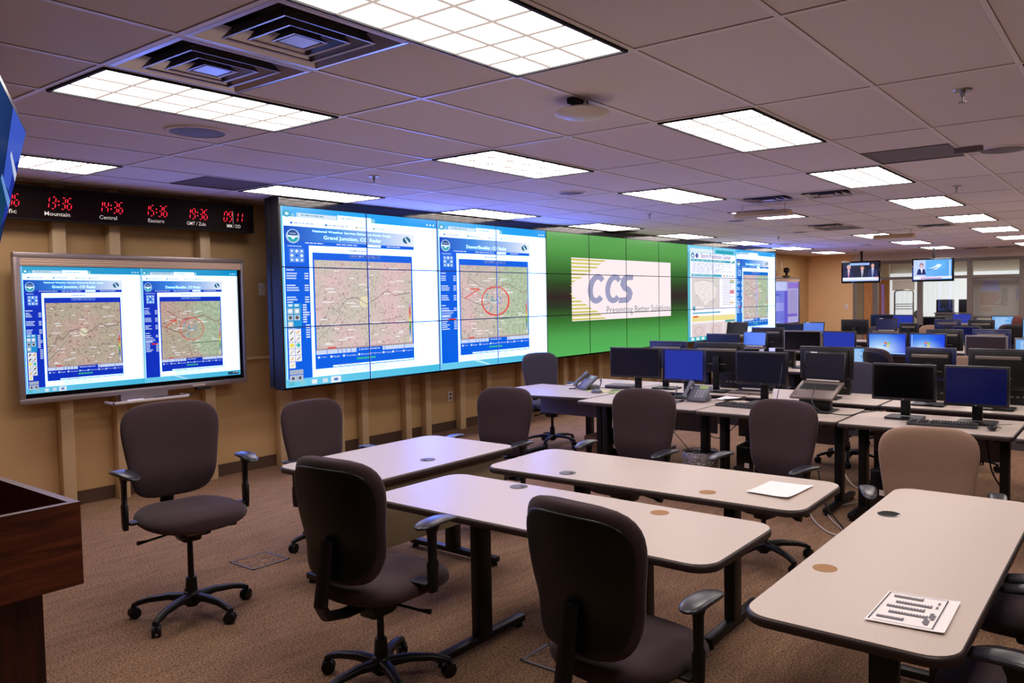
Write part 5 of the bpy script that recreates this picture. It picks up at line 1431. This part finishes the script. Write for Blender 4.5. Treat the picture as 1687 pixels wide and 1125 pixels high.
MB().lathe([(.1, 0), (.1, .02), (.02, .04), (.02, 1.0)], 'black').build('pole', t); MB().lathe([(.1, -.03), (.12, 0), (.1, .03)], 'grom', mat=Matrix.Translation((0, 0, 1.12)) @ Matrix.Rotation(PI / 2, 4, 'Y')).build('fan_head', t)
o = MB().box(0, .03, -.3, .3, 0, .3, 'paper').build('wall_poster', loc=(24.0, 5.68, 1.76)); tag(o, 'pair of pale posters beyond the glass above the ladder', 'poster')

# ------------------------------------------------------------------ PERSON
t = thing('person', 'person with auburn hair in dark clothes sitting with back turned at the last rows', 'person', (15.35, 1.80, 0))
def skinbody(nodes, edges, k, name, parent):
    me = bpy.data.meshes.new(name); me.from_pydata([n[:3] for n in nodes], edges, []); me.materials.append(M[k])
    o = bpy.data.objects.new(name, me); COL.objects.link(o); o.parent = parent
    o.modifiers.new('s', 'SKIN'); me.skin_vertices.new() if not me.skin_vertices else None
    sv = me.skin_vertices[0].data
    for i, n in enumerate(nodes): sv[i].radius = (n[3], n[4] if len(n) > 4 else n[3])
    sv[0].use_root = True
    m = o.modifiers.new('u', 'SUBSURF'); m.levels = 2; m.render_levels = 2
    return o
N = [(0, 0, .52, .13, .17), (0, 0, .72, .11, .15), (.02, 0, .92, .11, .18), (.03, 0, 1.03, .06, .06), (.04, 0, 1.15, .085, .075), (.04, 0, 1.22, .07, .06),
     (.02, .19, .93, .05), (.1, .24, .72, .04), (.33, .18, .76, .032), (.42, .16, .77, .028), (.02, -.19, .93, .05), (.1, -.24, .72, .04), (.33, -.18, .76, .032), (.42, -.16, .77, .028),
     (.2, .1, .52, .085), (.42, .11, .5, .065), (.44, .11, .1, .045), (.55, .11, .06, .035), (.2, -.1, .52, .085), (.42, -.11, .5, .065), (.44, -.11, .1, .045), (.55, -.11, .06, .035)]
E_ = [(0, 1), (1, 2), (2, 3), (3, 4), (4, 5), (2, 6), (6, 7), (7, 8), (8, 9), (2, 10), (10, 11), (11, 12), (12, 13), (0, 14), (14, 15), (15, 16), (16, 17), (0, 18), (18, 19), (19, 20), (20, 21)]
skinbody(N, E_, 'skin', 'body', t)
NS = [(n[0], n[1], n[2], n[3] + .012, (n[4] if len(n) > 4 else n[3]) + .012) for n in N]
keep = [0, 1, 2, 6, 7, 8, 10, 11, 12, 14, 15, 16, 18, 19, 20]
ix = {k: i for i, k in enumerate(keep)}
skinbody([NS[k] for k in keep], [(ix[a], ix[b]) for a, b in E_ if a in ix and b in ix], 'shirt', 'dark_clothes', t)
mb = MB(); rings = []
for q in range(11):
    v = q / 10; z = .98 + .31 * v; r = .095 * (1 - max(0, v - .45) ** 2 * 2.6) ** .5 if v < .99 else .02
    rings.append([(.02 + r * math.cos(2 * PI * j / 20) * .95, r * math.sin(2 * PI * j / 20), z) for j in range(20)])
mb.loft(rings, 'hair').build('hair', t, smooth=60)
chair_src = [o for o in bpy.data.objects if o.get('category') == 'chair'][0]
c2 = clone(chair_src, (15.33, 1.80, 0), 0, 'chair under the person with auburn hair')

# ------------------------------------------------------------------ WORLD, CAMERA
w = bpy.data.worlds.new('World'); SC.world = w; w.use_nodes = True
w.node_tree.nodes['Background'].inputs[0].default_value = (.5, .5, .55, 1); w.node_tree.nodes['Background'].inputs[1].default_value = .1
yaw, pitch, roll = .6314288665, .0486208325, -.0146088419
f = Vector((math.cos(pitch) * math.cos(yaw), math.cos(pitch) * math.sin(yaw), -math.sin(pitch)))
r = Vector((math.sin(yaw), -math.cos(yaw), 0)); u = r.cross(f)
r2 = r * math.cos(roll) + u * math.sin(roll); u2 = -r * math.sin(roll) + u * math.cos(roll)
cam = bpy.data.cameras.new('Camera'); co = bpy.data.objects.new('Camera', cam); COL.objects.link(co)
m4 = Matrix((r2, u2, -f)).transposed().to_4x4(); m4.translation = (0, 0, 1.70); co.matrix_world = m4
cam.sensor_width = 36; cam.lens = 1308.895 / 1687 * 36
cam.shift_x = (843.5 - 936.607) / 1687; cam.shift_y = -(562.5 - 553.672) / 1687
cam.clip_start = .05; SC.camera = co
SC.view_settings.view_transform = 'Standard'; SC.view_settings.look = 'None'; SC.view_settings.exposure = 0; SC.view_settings.gamma = 1
SC.view_settings.use_curve_mapping = False
SC.cycles.max_bounces = 8; SC.cycles.diffuse_bounces = 5; SC.cycles.glossy_bounces = 3; SC.cycles.transparent_max_bounces = 12
SC.cycles.sample_clamp_indirect = 6; SC.cycles.use_denoising = True
SC.cycles.caustics_reflective = False; SC.cycles.caustics_refractive = False
bpy.context.view_layer.update()
